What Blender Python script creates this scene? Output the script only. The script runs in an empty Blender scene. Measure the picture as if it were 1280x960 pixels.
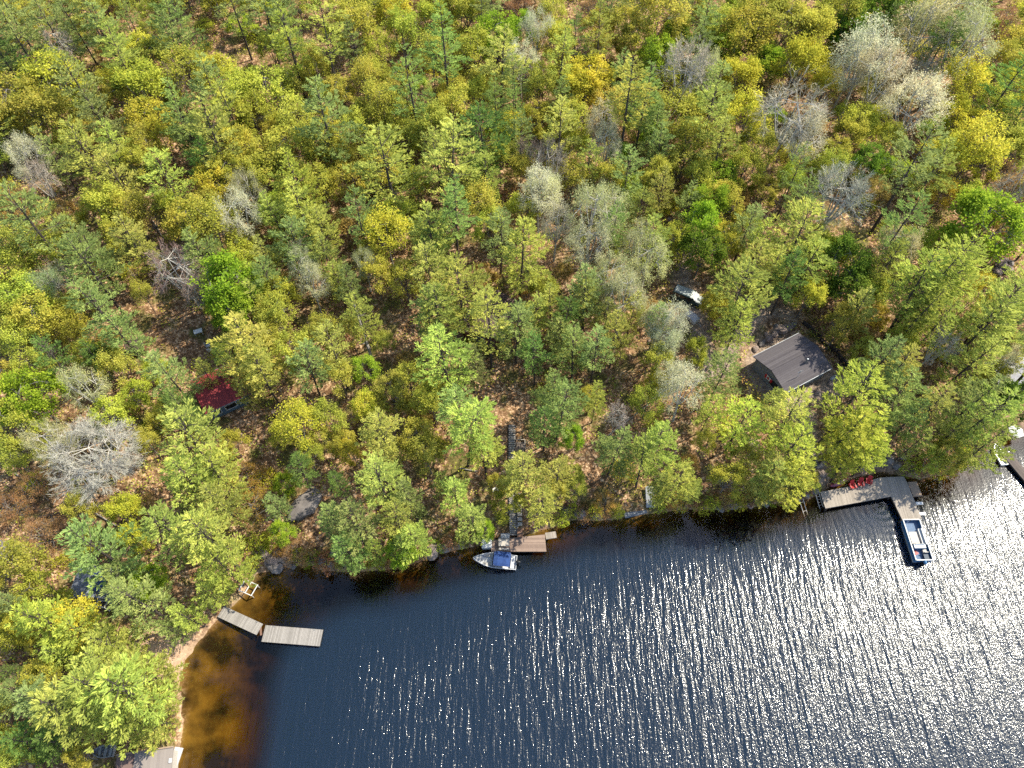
import bpy, math, random
import numpy as np
from mathutils import Vector, Quaternion

random.seed(7)
RNG = np.random.default_rng(7)
rad = math.radians
COL = bpy.context.scene.collection
SC = bpy.context.scene

# ------------------------------------------------------------------ camera
CAM_H = 95.0
PITCH = rad(57.6)
FPX = 897.0                      # focal length in pixels of the 1280 px wide photograph
SP, CP = math.sin(PITCH), math.cos(PITCH)

def W(px, py, z=0.0):
    """ground point seen at a photo position, at height z"""
    u = (px - 640.0) / FPX
    v = -(py - 480.0) / FPX
    d = (u, v * SP + CP, v * CP - SP)
    t = (z - CAM_H) / d[2]
    return np.array([d[0] * t, d[1] * t])

def mpp(x, y, z):
    """metres per photo pixel at a world point"""
    return (y * CP - (z - CAM_H) * SP) / FPX

# ------------------------------------------------------------------ terrain
SHORE_PX = [(208, 985), (222, 940), (228, 900), (224, 862), (231, 828), (248, 802), (265, 782), (282, 766), (300, 748),
            (311, 735), (318, 718), (338, 713), (365, 709), (385, 707), (400, 713), (440, 717), (480, 713), (512, 708),
            (545, 694), (575, 688), (605, 680), (640, 672), (690, 661), (714, 650), (745, 652), (790, 647), (830, 640),
            (865, 638), (900, 639), (945, 634), (990, 628), (1020, 622), (1042, 606), (1062, 600), (1100, 590),
            (1130, 596), (1150, 600), (1190, 592), (1228, 567), (1258, 542), (1300, 522), (1400, 500), (1600, 470), (1900, 440)]
SHORE = np.array([[-52, -260], [-47, -60], [-44, -10]] + [W(*p) for p in SHORE_PX] + [[420, 130], [900, 140]])
_A, _B = SHORE[:-1], SHORE[1:]
_AB = _B - _A
_L2 = (_AB ** 2).sum(1)

def shore_dist(P):
    """signed distance to the shoreline, positive on land"""
    P = np.atleast_2d(P)
    out = np.empty(len(P))
    for s in range(0, len(P), 20000):
        Q = P[s:s + 20000]
        AP = Q[:, None, :] - _A[None]
        t = np.clip((AP * _AB[None]).sum(2) / _L2[None], 0, 1)
        D = AP - t[..., None] * _AB[None]
        d2 = (D ** 2).sum(2)
        k = d2.argmin(1)
        i = np.arange(len(Q))
        # sign from the nearest segment, pseudo-normal averaged at shared vertices
        cr = _AB[None, :, 0] * AP[:, :, 1] - _AB[None, :, 1] * AP[:, :, 0]
        ck = cr[i, k]
        tk = t[i, k]
        nb = np.where(tk <= 0, k - 1, np.where(tk >= 1, k + 1, k)).clip(0, len(_A) - 1)
        n_k = np.stack([-_AB[k, 1], _AB[k, 0]], 1) / np.sqrt(_L2[k])[:, None]
        n_n = np.stack([-_AB[nb, 1], _AB[nb, 0]], 1) / np.sqrt(_L2[nb])[:, None]
        sgn = np.sign(((n_k + n_n) * D[i, k]).sum(1) + 1e-9 * ck)
        out[s:s + 20000] = np.sqrt(d2[i, k]) * sgn
    return out

def bumps(x, y):
    return (0.55 * np.sin(x * .11 + 1.3) * np.cos(y * .13 + .4) + 0.35 * np.sin(x * .23 + y * .17) +
            0.22 * np.sin(x * .51 - y * .37 + 2.) + 0.12 * np.sin(x * 1.1 + y * .9) * np.sin(y * 1.3 - x * .4))

PADS = []   # (x, y, radius, z)

def height(P):
    P = np.atleast_2d(np.asarray(P, float))
    d = shore_dist(P)
    x, y = P[:, 0], P[:, 1]
    land = 0.35 * (1 - np.exp(-np.maximum(d, 0) / .8)) + 4.6 * (1 - np.exp(-np.maximum(d, 0) / 17)) + 0.075 * np.maximum(d, 0)
    land = np.where(d > 150, land - (d - 150) * .05, land)
    land = land + bumps(x, y) * np.clip(d / 14, 0, 1) * .9
    cove = np.clip((-20 - x) / 14, 0, 1)                 # the left cove shelves slowly
    w = np.minimum(d, 0)
    deep = -0.10 + w * (0.75 - .655 * cove) + 0.10 * bumps(x * 1.7, y * 1.7) * np.clip(-w / 4, 0, 1)
    deep = np.maximum(deep, -9.0)
    z = np.where(d >= 0, land, deep)
    for (cx, cy, r, zp) in PADS:
        k = np.clip((r * 1.5 - np.hypot(x - cx, y - cy)) / (r * .5), 0, 1)
        k = k * k * (3 - 2 * k)
        z = z * (1 - k) + zp * k
    return z

def H1(x, y):
    return float(height([[x, y]])[0])

def at(px, py, up=0.0):
    """(x, y, ground z) of the terrain point whose point `up` metres above the ground is seen at px, py"""
    z = 3.0
    for _ in range(14):
        p = W(px, py, z + up)
        z = .35 * z + .65 * H1(*p)
    p = W(px, py, z + up)
    return float(p[0]), float(p[1]), H1(*p)

def pad(px, py, r, up=0.0, lift=0.0):
    x, y, z = at(px, py, up)
    PADS.append((x, y, r, z + lift))
    return z + lift

Z_CABIN = pad(990, 458, 6.2, 2.0)
Z_RED = pad(283, 487, 5.6, 2.5)
Z_BLUE = pad(118, 727, 5.5, 2.0)
Z_MID = pad(600, 402, 6.5, 2.0)
Z_VAN = pad(862, 372, 3.6, 0.6)
Z_EAST = pad(1265, 470, 5.5, 2.0)

# ------------------------------------------------------------------ materials
DIM = .57        # scales surface colours down evenly to balance the raised exposure
def mat(name):
    m = bpy.data.materials.new(name)
    m.use_nodes = True
    nt = m.node_tree
    nt.nodes.clear()
    out = nt.nodes.new('ShaderNodeOutputMaterial')
    return m, nt, out

def N(nt, typ, **kw):
    n = nt.nodes.new(typ)
    for k, v in kw.items():
        if k.startswith('_'):
            setattr(n, k[1:], v)
        else:
            n.inputs[k.replace('__', ' ')].default_value = v
    return n

def ramp(nt, fac, stops):
    r = nt.nodes.new('ShaderNodeValToRGB')
    el = r.color_ramp.elements
    while len(el) > 1:
        el.remove(el[-1])
    el[0].position = stops[0][0]; el[0].color = (*stops[0][1], 1)
    for p, c in stops[1:]:
        e = el.new(p); e.color = (*c, 1)
    nt.links.new(fac, r.inputs['Fac'])
    return r.outputs['Color']

def simple(name, c1, c2=None, scale=3.0, rough=.7, metal=0., stretch=(1, 1, 1), bump=0.0, detail=5, coord='Object', spec=.3):
    """a worn surface: two tones mixed by noise in the thing's own space"""
    m, nt, out = mat(name)
    b = nt.nodes.new('ShaderNodeBsdfPrincipled')
    b.inputs['Roughness'].default_value = rough
    b.inputs['Metallic'].default_value = metal
    b.inputs['Specular IOR Level'].default_value = spec
    tc = nt.nodes.new('ShaderNodeTexCoord')
    mp = nt.nodes.new('ShaderNodeMapping')
    mp.inputs['Scale'].default_value = stretch
    nt.links.new(tc.outputs[coord], mp.inputs['Vector'])
    n = N(nt, 'ShaderNodeTexNoise', Scale=scale, Detail=detail, Roughness=.65)
    nt.links.new(mp.outputs[0], n.inputs['Vector'])
    c2 = c2 or tuple(x * .7 for x in c1)
    c1 = tuple(x * DIM for x in c1); c2 = tuple(x * DIM for x in c2)
    nt.links.new(ramp(nt, n.outputs['Fac'], [(.35, c2), (.65, c1)]), b.inputs['Base Color'])
    if bump:
        bp = N(nt, 'ShaderNodeBump', Strength=bump, Distance=.05)
        nt.links.new(n.outputs['Fac'], bp.inputs['Height'])
        nt.links.new(bp.outputs[0], b.inputs['Normal'])
    nt.links.new(b.outputs[0], out.inputs['Surface'])
    return m

def planks(name, c1, c2, axis=0, width=.15, gap=(.03, .025, .02), rough=.85):
    """boards across local axis: board tone from a per-board random, dark gaps between the boards"""
    c1 = tuple(x * DIM for x in c1); c2 = tuple(x * DIM for x in c2)
    m, nt, out = mat(name)
    b = nt.nodes.new('ShaderNodeBsdfPrincipled')
    b.inputs['Roughness'].default_value = rough
    b.inputs['Specular IOR Level'].default_value = .2
    tc = nt.nodes.new('ShaderNodeTexCoord')
    sep = nt.nodes.new('ShaderNodeSeparateXYZ')
    nt.links.new(tc.outputs['Object'], sep.inputs[0])
    dv = N(nt, 'ShaderNodeMath', _operation='DIVIDE'); dv.inputs[1].default_value = width
    nt.links.new(sep.outputs[axis], dv.inputs[0])
    fl = N(nt, 'ShaderNodeMath', _operation='FLOOR'); nt.links.new(dv.outputs[0], fl.inputs[0])
    wn = N(nt, 'ShaderNodeTexWhiteNoise', _noise_dimensions='1D'); nt.links.new(fl.outputs[0], wn.inputs['W'])
    no = N(nt, 'ShaderNodeTexNoise', Scale=2.2, Detail=6, Roughness=.7)
    nt.links.new(tc.outputs['Object'], no.inputs['Vector'])
    ad = N(nt, 'ShaderNodeMath', _operation='MULTIPLY_ADD'); ad.inputs[1].default_value = .45
    nt.links.new(wn.outputs['Value'], ad.inputs[0])
    sc = N(nt, 'ShaderNodeMath', _operation='MULTIPLY'); sc.inputs[1].default_value = .6
    nt.links.new(no.outputs['Fac'], sc.inputs[0]); nt.links.new(sc.outputs[0], ad.inputs[2])
    col = ramp(nt, ad.outputs[0], [(.15, c2), (.75, c1)])
    fr = N(nt, 'ShaderNodeMath', _operation='FRACT'); nt.links.new(dv.outputs[0], fr.inputs[0])
    lt = N(nt, 'ShaderNodeMath', _operation='LESS_THAN'); lt.inputs[1].default_value = .1
    nt.links.new(fr.outputs[0], lt.inputs[0])
    mx = N(nt, 'ShaderNodeMix', _data_type='RGBA')
    nt.links.new(lt.outputs[0], mx.inputs[0]); nt.links.new(col, mx.inputs[6]); mx.inputs[7].default_value = (*gap, 1)
    nt.links.new(mx.outputs[2], b.inputs['Base Color'])
    nt.links.new(b.outputs[0], out.inputs['Surface'])
    return m

def leaf_mat(name, lo, hi, transl=.35, spec=.0, hue=.02):
    """foliage: the tree's own colour (object colour), varied clump by clump and leaf by leaf"""
    m, nt, out = mat(name)
    oi = nt.nodes.new('ShaderNodeObjectInfo')
    at_ = N(nt, 'ShaderNodeAttribute', _attribute_name='tint')
    mr = nt.nodes.new('ShaderNodeMapRange')
    mr.inputs['To Min'].default_value = lo; mr.inputs['To Max'].default_value = hi
    nt.links.new(at_.outputs['Fac'], mr.inputs['Value'])
    mh = nt.nodes.new('ShaderNodeMapRange')
    mh.inputs['To Min'].default_value = .5 + hue; mh.inputs['To Max'].default_value = .5 - hue
    nt.links.new(at_.outputs['Fac'], mh.inputs['Value'])
    hs = nt.nodes.new('ShaderNodeHueSaturation')
    nt.links.new(mh.outputs[0], hs.inputs['Hue'])
    nt.links.new(mr.outputs[0], hs.inputs['Value'])
    nt.links.new(oi.outputs['Color'], hs.inputs['Color'])
    d = nt.nodes.new('ShaderNodeBsdfDiffuse'); t = nt.nodes.new('ShaderNodeBsdfTranslucent')
    nt.links.new(hs.outputs[0], d.inputs['Color']); nt.links.new(hs.outputs[0], t.inputs['Color'])
    mx = nt.nodes.new('ShaderNodeMixShader'); mx.inputs[0].default_value = transl
    nt.links.new(d.outputs[0], mx.inputs[1]); nt.links.new(t.outputs[0], mx.inputs[2])
    nt.links.new(mx.outputs[0], out.inputs['Surface'])
    return m

M = {}
M['needles'] = leaf_mat('pine_needles', .7, 1.35, .5, hue=.014)
M['leaves'] = leaf_mat('spring_leaves', .7, 1.35, .55, hue=.016)
M['twigs'] = leaf_mat('twig_bark', .7, 1.2, .0, hue=.0)
M['pine_bark'] = simple('pine_bark', (.11, .085, .07), (.05, .04, .035), 4, .95, stretch=(2, 2, .6), bump=.4)
M['grey_bark'] = simple('grey_bark', (.26, .24, .22), (.12, .11, .10), 3, .95, stretch=(2, 2, .6), bump=.3)
M['pale_bark'] = simple('pale_bark', (.72, .67, .58), (.42, .39, .33), 3, .95, stretch=(2, 2, .6), bump=.3)
M['dead_wood'] = simple('dead_wood', (.42, .39, .36), (.22, .20, .18), 3, .95, stretch=(2, 2, .5), bump=.3)
M['rock'] = simple('granite', (.30, .265, .25), (.13, .115, .11), 1.3, .9, bump=.5, detail=9)
M['pink_rock'] = simple('pink_granite', (.42, .32, .27), (.19, .145, .125), 1.6, .9, bump=.5, detail=9)
M['dock_grey'] = planks('weathered_dock_boards', (.42, .39, .36), (.25, .23, .21), 0, .17)
M['dock_tan'] = planks('tan_dock_boards', (.40, .29, .23), (.23, .16, .13), 1, .17)
M['dock_pale'] = planks('pale_dock_boards', (.46, .40, .34), (.29, .25, .21), 0, .16)
M['deck_dark'] = planks('dark_deck_boards', (.20, .16, .14), (.10, .08, .07), 0, .16)
M['deck_brown'] = planks('brown_deck_boards', (.22, .15, .12), (.11, .075, .06), 0, .16)
M['wood_dark'] = simple('dark_timber', (.09, .07, .06), (.04, .03, .03), 5, .9, stretch=(1, 1, 6))
M['wood_tan'] = simple('tan_timber', (.46, .34, .24), (.30, .21, .15), 4, .85, stretch=(1, 5, 1))
M['wood_pale'] = simple('pale_timber', (.58, .52, .45), (.40, .36, .31), 4, .85, stretch=(1, 5, 1))
M['wood_brown'] = simple('brown_timber', (.27, .15, .10), (.16, .09, .06), 4, .85, stretch=(1, 5, 1))
M['white'] = simple('white_paint', (.80, .80, .79), (.68, .68, .67), 3, .5)
M['hull_white'] = simple('white_gelcoat', (.74, .74, .74), (.64, .64, .65), 2, .3, spec=.5)
M['hull_grey'] = simple('grey_hull_paint', (.42, .43, .44), (.34, .35, .36), 2, .45, spec=.5)
M['alu'] = simple('dull_aluminium', (.52, .54, .56), (.38, .40, .42), 3, .45, .6)
M['blue_canvas'] = simple('blue_canvas', (.03, .08, .26), (.02, .05, .17), 5, .9, bump=.4)
M['boat_blue'] = simple('boat_blue', (.07, .22, .40), (.05, .15, .30), 3, .4, spec=.5)
M['boat_floor'] = simple('blue_grey_carpet', (.20, .28, .42), (.13, .19, .30), 6, .95)
M['vinyl_tan'] = simple('pale_vinyl', (.55, .51, .46), (.42, .39, .35), 5, .6)
M['vinyl_navy'] = simple('navy_vinyl', (.05, .08, .13), (.03, .05, .08), 5, .6)
M['black'] = simple('black_plastic', (.025, .025, .028), (.015, .015, .017), 5, .5)
M['red'] = simple('red_plastic', (.62, .025, .03), (.48, .02, .025), 4, .5)
M['maroon'] = simple('maroon_hull', (.24, .04, .075), (.17, .03, .055), 3, .4, spec=.5)
M['shingle'] = planks('charcoal_shingles', (.135, .122, .132), (.075, .066, .075), 1, .3, gap=(.04, .036, .04), rough=.9)
M['roof_red'] = planks('red_metal_roof', (.40, .055, .06), (.20, .03, .035), 0, .45, gap=(.16, .02, .025), rough=.6)
M['roof_blue'] = simple('slate_blue_roof', (.20, .225, .28), (.11, .125, .16), 2.0, .7)
M['roof_brown'] = simple('brown_shingles', (.13, .085, .075), (.07, .045, .04), 4, .9, bump=.3)
M['roof_pale'] = simple('pale_grey_shingles', (.46, .45, .47), (.32, .31, .33), 4, .85, bump=.3)
M['roof_rib'] = planks('ribbed_beige_roof', (.34, .295, .265), (.28, .24, .22), 0, .35, gap=(.17, .145, .13), rough=.6)
M['roof_rust'] = planks('ribbed_brown_roof', (.22, .15, .13), (.17, .115, .10), 0, .35, gap=(.12, .08, .07), rough=.7)
M['siding_grey'] = planks('grey_siding', (.24, .25, .27), (.20, .21, .225), 2, .18, gap=(.13, .135, .145))
M['siding_blue'] = planks('blue_siding', (.13, .19, .25), (.10, .15, .20), 2, .18, gap=(.06, .08, .11))
M['siding_brown'] = planks('red_brown_logs', (.23, .085, .05), (.15, .055, .035), 2, .25, gap=(.06, .025, .018))
M['glass'] = simple('dark_glass', (.02, .025, .03), (.015, .02, .025), 2, .06, spec=.5)
M['van_green'] = simple('dark_green_car_paint', (.03, .075, .075), (.025, .06, .06), 2, .3, spec=.5)
M['van_roof'] = simple('grey_green_car_roof', (.36, .40, .40), (.28, .32, .32), 1, .3, spec=.5)
M['tarp_white'] = simple('pale_tarp', (.62, .61, .64), (.48, .47, .52), 4, .7, bump=.4)
M['rubber'] = simple('tyre_rubber', (.025, .025, .025), (.018, .018, .018), 6, .9)
M['blue_tarp'] = simple('blue_tarp', (.03, .07, .22), (.02, .05, .15), 4, .5, bump=.4)
M['concrete'] = simple('concrete', (.42, .40, .38), (.30, .29, .27), 2, .9)
M['steel'] = simple('galvanised_steel', (.40, .43, .46), (.30, .33, .36), 4, .4, .5)

# ------------------------------------------------------------------ mesh builder
class MB:
    def __init__(self):
        self.v, self.f, self.m, self.t = [], [], [], []
    def face(self, idx, mi=0):
        self.f.append(tuple(idx)); self.m.append(mi)
    def add(self, verts, faces, mi=0):
        o = len(self.v)
        self.v.extend([tuple(map(float, p)) for p in verts])
        for f in faces:
            self.f.append(tuple(i + o for i in f)); self.m.append(mi)
        return self
    def box(self, c, s, rz=0., mi=0, ry=0., rx=0.):
        hx, hy, hz = s[0] / 2, s[1] / 2, s[2] / 2
        P = np.array([[x, y, z] for x in (-hx, hx) for y in (-hy, hy) for z in (-hz, hz)])
        if rx: P = P @ rot_x(rx).T
        if ry: P = P @ rot_y(ry).T
        if rz: P = P @ rot_z(rz).T
        P = P + np.array(c)
        return self.add(P, [(0, 1, 3, 2), (4, 6, 7, 5), (0, 4, 5, 1), (2, 3, 7, 6), (0, 2, 6, 4), (1, 5, 7, 3)], mi)
    def prism(self, poly, z0, z1, mi=0):
        n = len(poly)
        a = sum(poly[i][0] * poly[(i + 1) % n][1] - poly[(i + 1) % n][0] * poly[i][1] for i in range(n))
        if a < 0: poly = poly[::-1]
        vs = [(p[0], p[1], z0) for p in poly] + [(p[0], p[1], z1) for p in poly]
        fs = [tuple(range(n - 1, -1, -1)), tuple(range(n, 2 * n))]
        fs += [(i, (i + 1) % n, n + (i + 1) % n, n + i) for i in range(n)]
        return self.add(vs, fs, mi)
    def tube(self, pts, radii, n=6, mi=0, cap=True):
        pts = [np.array(p, float) for p in pts]
        rings = []
        for i, p in enumerate(pts):
            d = pts[min(i + 1, len(pts) - 1)] - pts[max(i - 1, 0)]
            d = d / (np.linalg.norm(d) + 1e-9)
            a = np.cross(d, [0, 0, 1.]) if abs(d[2]) < .95 else np.cross(d, [1., 0, 0])
            a /= np.linalg.norm(a); b = np.cross(d, a)
            r = radii[i] if hasattr(radii, '__len__') else radii
            rings.append([p + r * (math.cos(2 * math.pi * k / n) * a + math.sin(2 * math.pi * k / n) * b) for k in range(n)])
        return self.loft(rings, cap, mi)
    def loft(self, rings, cap=True, mi=0):
        n = len(rings[0]); vs = [p for r in rings for p in r]; fs = []
        for i in range(len(rings) - 1):
            for k in range(n):
                fs.append((i * n + k, i * n + (k + 1) % n, (i + 1) * n + (k + 1) % n, (i + 1) * n + k))
        if cap:
            fs.append(tuple(range(n - 1, -1, -1))); fs.append(tuple((len(rings) - 1) * n + k for k in range(n)))
        return self.add(vs, fs, mi)
    def ball(self, c, s, nu=10, nv=6, mi=0):
        rings = []
        for j in range(nv + 1):
            th = math.pi * (j / nv); r = max(math.sin(th), .02)
            rings.append([(c[0] + s[0] * r * math.cos(2 * math.pi * k / nu), c[1] + s[1] * r * math.sin(2 * math.pi * k / nu), c[2] - s[2] * math.cos(th)) for k in range(nu)])
        return self.loft(rings, True, mi)
    def mesh(self, name, mats, smooth=False):
        me = bpy.data.meshes.new(name)
        me.from_pydata(self.v, [], self.f)
        for m in (mats if isinstance(mats, (list, tuple)) else [mats]):
            me.materials.append(M[m] if isinstance(m, str) else m)
        me.polygons.foreach_set('material_index', self.m)
        if smooth:
            me.polygons.foreach_set('use_smooth', [True] * len(self.f))
        me.update()
        return me
    def build(self, name, mats, parent=None, smooth=False, label=None):
        o = bpy.data.objects.new(name, self.mesh(name, mats, smooth))
        COL.objects.link(o)
        if parent is not None: o.parent = parent
        if label: o['label'] = label
        return o

def rot_z(a): c, s = math.cos(a), math.sin(a); return np.array([[c, -s, 0], [s, c, 0], [0, 0, 1.]])
def rot_y(a): c, s = math.cos(a), math.sin(a); return np.array([[c, 0, s], [0, 1., 0], [-s, 0, c]])
def rot_x(a): c, s = math.cos(a), math.sin(a); return np.array([[1., 0, 0], [0, c, -s], [0, s, c]])

def thing(name, loc, label, cat, rz=0., group=None):
    o = bpy.data.objects.new(name, None)
    o.empty_display_size = .5
    COL.objects.link(o)
    o.location = loc; o.rotation_euler = (0, 0, rz)
    o['label'] = label; o['category'] = cat
    if group: o['group'] = group
    return o

def tag(o, label, cat, group=None):
    o['label'] = label; o['category'] = cat
    if group: o['group'] = group
    return o

def local(root_loc, rz, pts):
    """world xy points into a thing's own frame"""
    R = rot_z(-rz)[:2, :2]
    return [tuple(R @ (np.array(p[:2]) - np.array(root_loc[:2]))) for p in pts]

def grid_axis(lo, hi, step, far, grow=1.35):
    a = list(np.arange(lo, hi + 1e-6, step))
    s, x = step, a[-1]
    while x < far[1]:
        s *= grow; x += s; a.append(x)
    s, x = step, a[0]; pre = []
    while x > far[0]:
        s *= grow; x -= s; pre.append(x)
    return np.array(pre[::-1] + a)
# ------------------------------------------------------------------ ground and lake
def grid_mesh(name, xs, ys, zf):
    X, Y = np.meshgrid(xs, ys)
    P = np.stack([X.ravel(), Y.ravel()], 1)
    Z = zf(P)
    nx, ny = len(xs), len(ys)
    me = bpy.data.meshes.new(name)
    i = np.arange(nx * ny).reshape(ny, nx)
    F = np.stack([i[:-1, :-1], i[:-1, 1:], i[1:, 1:], i[1:, :-1]], -1).reshape(-1, 4)
    me.vertices.add(nx * ny)
    me.vertices.foreach_set('co', np.column_stack([P, Z]).astype('f').ravel())
    me.loops.add(F.size); me.loops.foreach_set('vertex_index', F.astype('i').ravel())
    me.polygons.add(len(F)); me.polygons.foreach_set('loop_start', np.arange(0, F.size, 4, dtype='i'))
    me.polygons.foreach_set('use_smooth', np.ones(len(F), bool))
    me.update(calc_edges=True)
    return me, P

def float_attr(me, name, vals):
    a = me.attributes.new(name, 'FLOAT', 'POINT')
    a.data.foreach_set('value', np.asarray(vals, 'f'))

def ground_material():
    m, nt, out = mat('forest_floor')
    b = nt.nodes.new('ShaderNodeBsdfPrincipled')
    b.inputs['Roughness'].default_value = .95
    b.inputs['Specular IOR Level'].default_value = .1
    geo = nt.nodes.new('ShaderNodeNewGeometry')
    n1 = N(nt, 'ShaderNodeTexNoise', Scale=.10, Detail=5, Roughness=.6); nt.links.new(geo.outputs['Position'], n1.inputs['Vector'])
    n2 = N(nt, 'ShaderNodeTexNoise', Scale=1.5, Detail=6, Roughness=.75); nt.links.new(geo.outputs['Position'], n2.inputs['Vector'])
    n3 = N(nt, 'ShaderNodeTexNoise', Scale=.33, Detail=4, Roughness=.6); nt.links.new(geo.outputs['Position'], n3.inputs['Vector'])
    v = N(nt, 'ShaderNodeTexVoronoi', Scale=4.5); nt.links.new(geo.outputs['Position'], v.inputs['Vector'])
    sepv = nt.nodes.new('ShaderNodeSeparateColor'); nt.links.new(v.outputs['Color'], sepv.inputs[0])
    litter = ramp(nt, sepv.outputs[0], [(0, (.085, .05, .028)), (.35, (.19, .11, .058)), (.7, (.33, .21, .12)), (1, (.47, .34, .22))])
    earth = ramp(nt, n2.outputs['Fac'], [(.35, (.06, .036, .02)), (.65, (.19, .095, .045))])
    moss = ramp(nt, n2.outputs['Fac'], [(.35, (.035, .038, .012)), (.62, (.10, .10, .025))])
    f1 = ramp(nt, n2.outputs['Fac'], [(.44, (0, 0, 0)), (.56, (1, 1, 1))])
    mx = N(nt, 'ShaderNodeMix', _data_type='RGBA'); nt.links.new(f1, mx.inputs[0]); nt.links.new(earth, mx.inputs[6]); nt.links.new(litter, mx.inputs[7])
    f2 = ramp(nt, n3.outputs['Fac'], [(.50, (0, 0, 0)), (.62, (.8, .8, .8))])
    mx2 = N(nt, 'ShaderNodeMix', _data_type='RGBA'); nt.links.new(f2, mx2.inputs[0]); nt.links.new(mx.outputs[2], mx2.inputs[6]); nt.links.new(moss, mx2.inputs[7])
    # sand on the lake bed and the little beach
    sd = N(nt, 'ShaderNodeAttribute', _attribute_name='sand')
    nb = N(nt, 'ShaderNodeTexNoise', Scale=.16, Detail=4, Roughness=.55); nt.links.new(geo.outputs['Position'], nb.inputs['Vector'])
    bed = ramp(nt, nb.outputs['Fac'], [(.42, (.018, .011, .004)), (.50, (.085, .048, .009)), (.60, (.175, .10, .016))])
    dry = ramp(nt, n2.outputs['Fac'], [(.35, (.20, .13, .085)), (.62, (.36, .25, .17))])
    px_ = nt.nodes.new('ShaderNodeSeparateXYZ'); nt.links.new(geo.outputs['Position'], px_.inputs[0])
    wet = N(nt, 'ShaderNodeMath', _operation='GREATER_THAN'); wet.inputs[1].default_value = .02; nt.links.new(px_.outputs['Z'], wet.inputs[0])
    ms = N(nt, 'ShaderNodeMix', _data_type='RGBA'); nt.links.new(wet.outputs[0], ms.inputs[0]); nt.links.new(bed, ms.inputs[6]); nt.links.new(dry, ms.inputs[7])
    sand = ms.outputs[2]
    mx3 = N(nt, 'ShaderNodeMix', _data_type='RGBA'); nt.links.new(sd.outputs['Fac'], mx3.inputs[0]); nt.links.new(mx2.outputs[2], mx3.inputs[6]); nt.links.new(sand, mx3.inputs[7])
    pt = N(nt, 'ShaderNodeAttribute', _attribute_name='path')
    path = ramp(nt, n2.outputs['Fac'], [(.38, (.12, .085, .065)), (.6, (.27, .21, .165))])
    mx4 = N(nt, 'ShaderNodeMix', _data_type='RGBA'); nt.links.new(pt.outputs['Fac'], mx4.inputs[0]); nt.links.new(mx3.outputs[2], mx4.inputs[6]); nt.links.new(path, mx4.inputs[7])
    nt.links.new(mx4.outputs[2], b.inputs['Base Color'])
    bp = N(nt, 'ShaderNodeBump', Strength=.8, Distance=.12); nt.links.new(n2.outputs['Fac'], bp.inputs['Height']); nt.links.new(bp.outputs[0], b.inputs['Normal'])
    nt.links.new(b.outputs[0], out.inputs['Surface'])
    return m

def seg_dist(P, a, b):
    a, b = np.array(a[:2]), np.array(b[:2]); ab = b - a
    t = np.clip(((P - a) @ ab) / (ab @ ab), 0, 1)
    return np.hypot(*(P - a - t[:, None] * ab).T)

PATHS = [[(856, 300), (852, 340), (868, 385), (880, 430), (886, 470)], [(940, 398), (962, 385), (990, 395)],
         [(1000, 500), (1040, 485), (1075, 470)], [(985, 505), (1010, 530), (1018, 570), (1030, 605)], [(1085, 590), (1110, 585)],
         [(885, 470), (905, 460), (915, 430), (938, 405)], [(840, 300), (850, 320)]]
CLEAR = [(988, 460, 52), (862, 372, 28), (641, 650, 9), (641, 630, 9), (641, 612, 8), (640, 560, 12), (1250, 350, 12), (812, 622, 10), (185, 30, 14), (245, 425, 30), (225, 425, 20), (250, 410, 16), (300, 520, 22), (640, 505, 26), (625, 545, 18), (960, 395, 24), (900, 440, 18), (560, 600, 16), (560, 570, 12),
         (1030, 480, 30), (862, 375, 20), (1020, 545, 20), (1110, 585, 18), (890, 590, 22), (195, 825, 18), (235, 800, 16), (470, 690, 0), (345, 695, 22), (60, 640, 24), (130, 650, 20),
         (480, 405, 14), (735, 575, 16), (850, 540, 18), (780, 525, 12), (1255, 335, 14), (835, 450, 12), (530, 640, 16), (383, 630, 18), (110, 725, 26), (283, 490, 34), (595, 400, 34),
         (1260, 470, 24), (180, 945, 40), (140, 745, 18), (705, 300, 12), (690, 270, 10), (430, 600, 14), (80, 715, 10)]

xs = grid_axis(-150, 160, 1.0, (-900, 900)); ys = grid_axis(0, 190, 1.0, (-500, 1200))
gme, GP = grid_mesh('ground', xs, ys, height)
gd = shore_dist(GP)
sand = np.clip(.5 - gd / .7, 0, 1) * np.where(gd > 0, np.clip((-31 - GP[:, 0]) / 4, 0, 1), 1)
beach = W(212, 822, .4)
bx, by = beach
sand = np.maximum(sand, np.clip(1.4 - np.hypot(GP[:, 0] - bx, (GP[:, 1] - by)) / 4.2, 0, 1))
path = np.zeros(len(GP))
for pl in PATHS:
    pts = [at(*p) for p in pl]
    for a, b in zip(pts[:-1], pts[1:]):
        path = np.maximum(path, np.clip(1.8 - seg_dist(GP, a, b) / 1.0, 0, 1))
for (px, py, r) in [(985, 462, 60), (1030, 480, 30)]:
    q = at(px, py); path = np.maximum(path, np.clip((r * .12 - np.hypot(GP[:, 0] - q[0], GP[:, 1] - q[1])) / 1.5, 0, .85))
path *= np.clip(gd, 0, 1)
float_attr(gme, 'sand', sand); float_attr(gme, 'path', path)
gme.materials.append(ground_material())
ground = bpy.data.objects.new('ground', gme); COL.objects.link(ground); ground['kind'] = 'structure'

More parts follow.
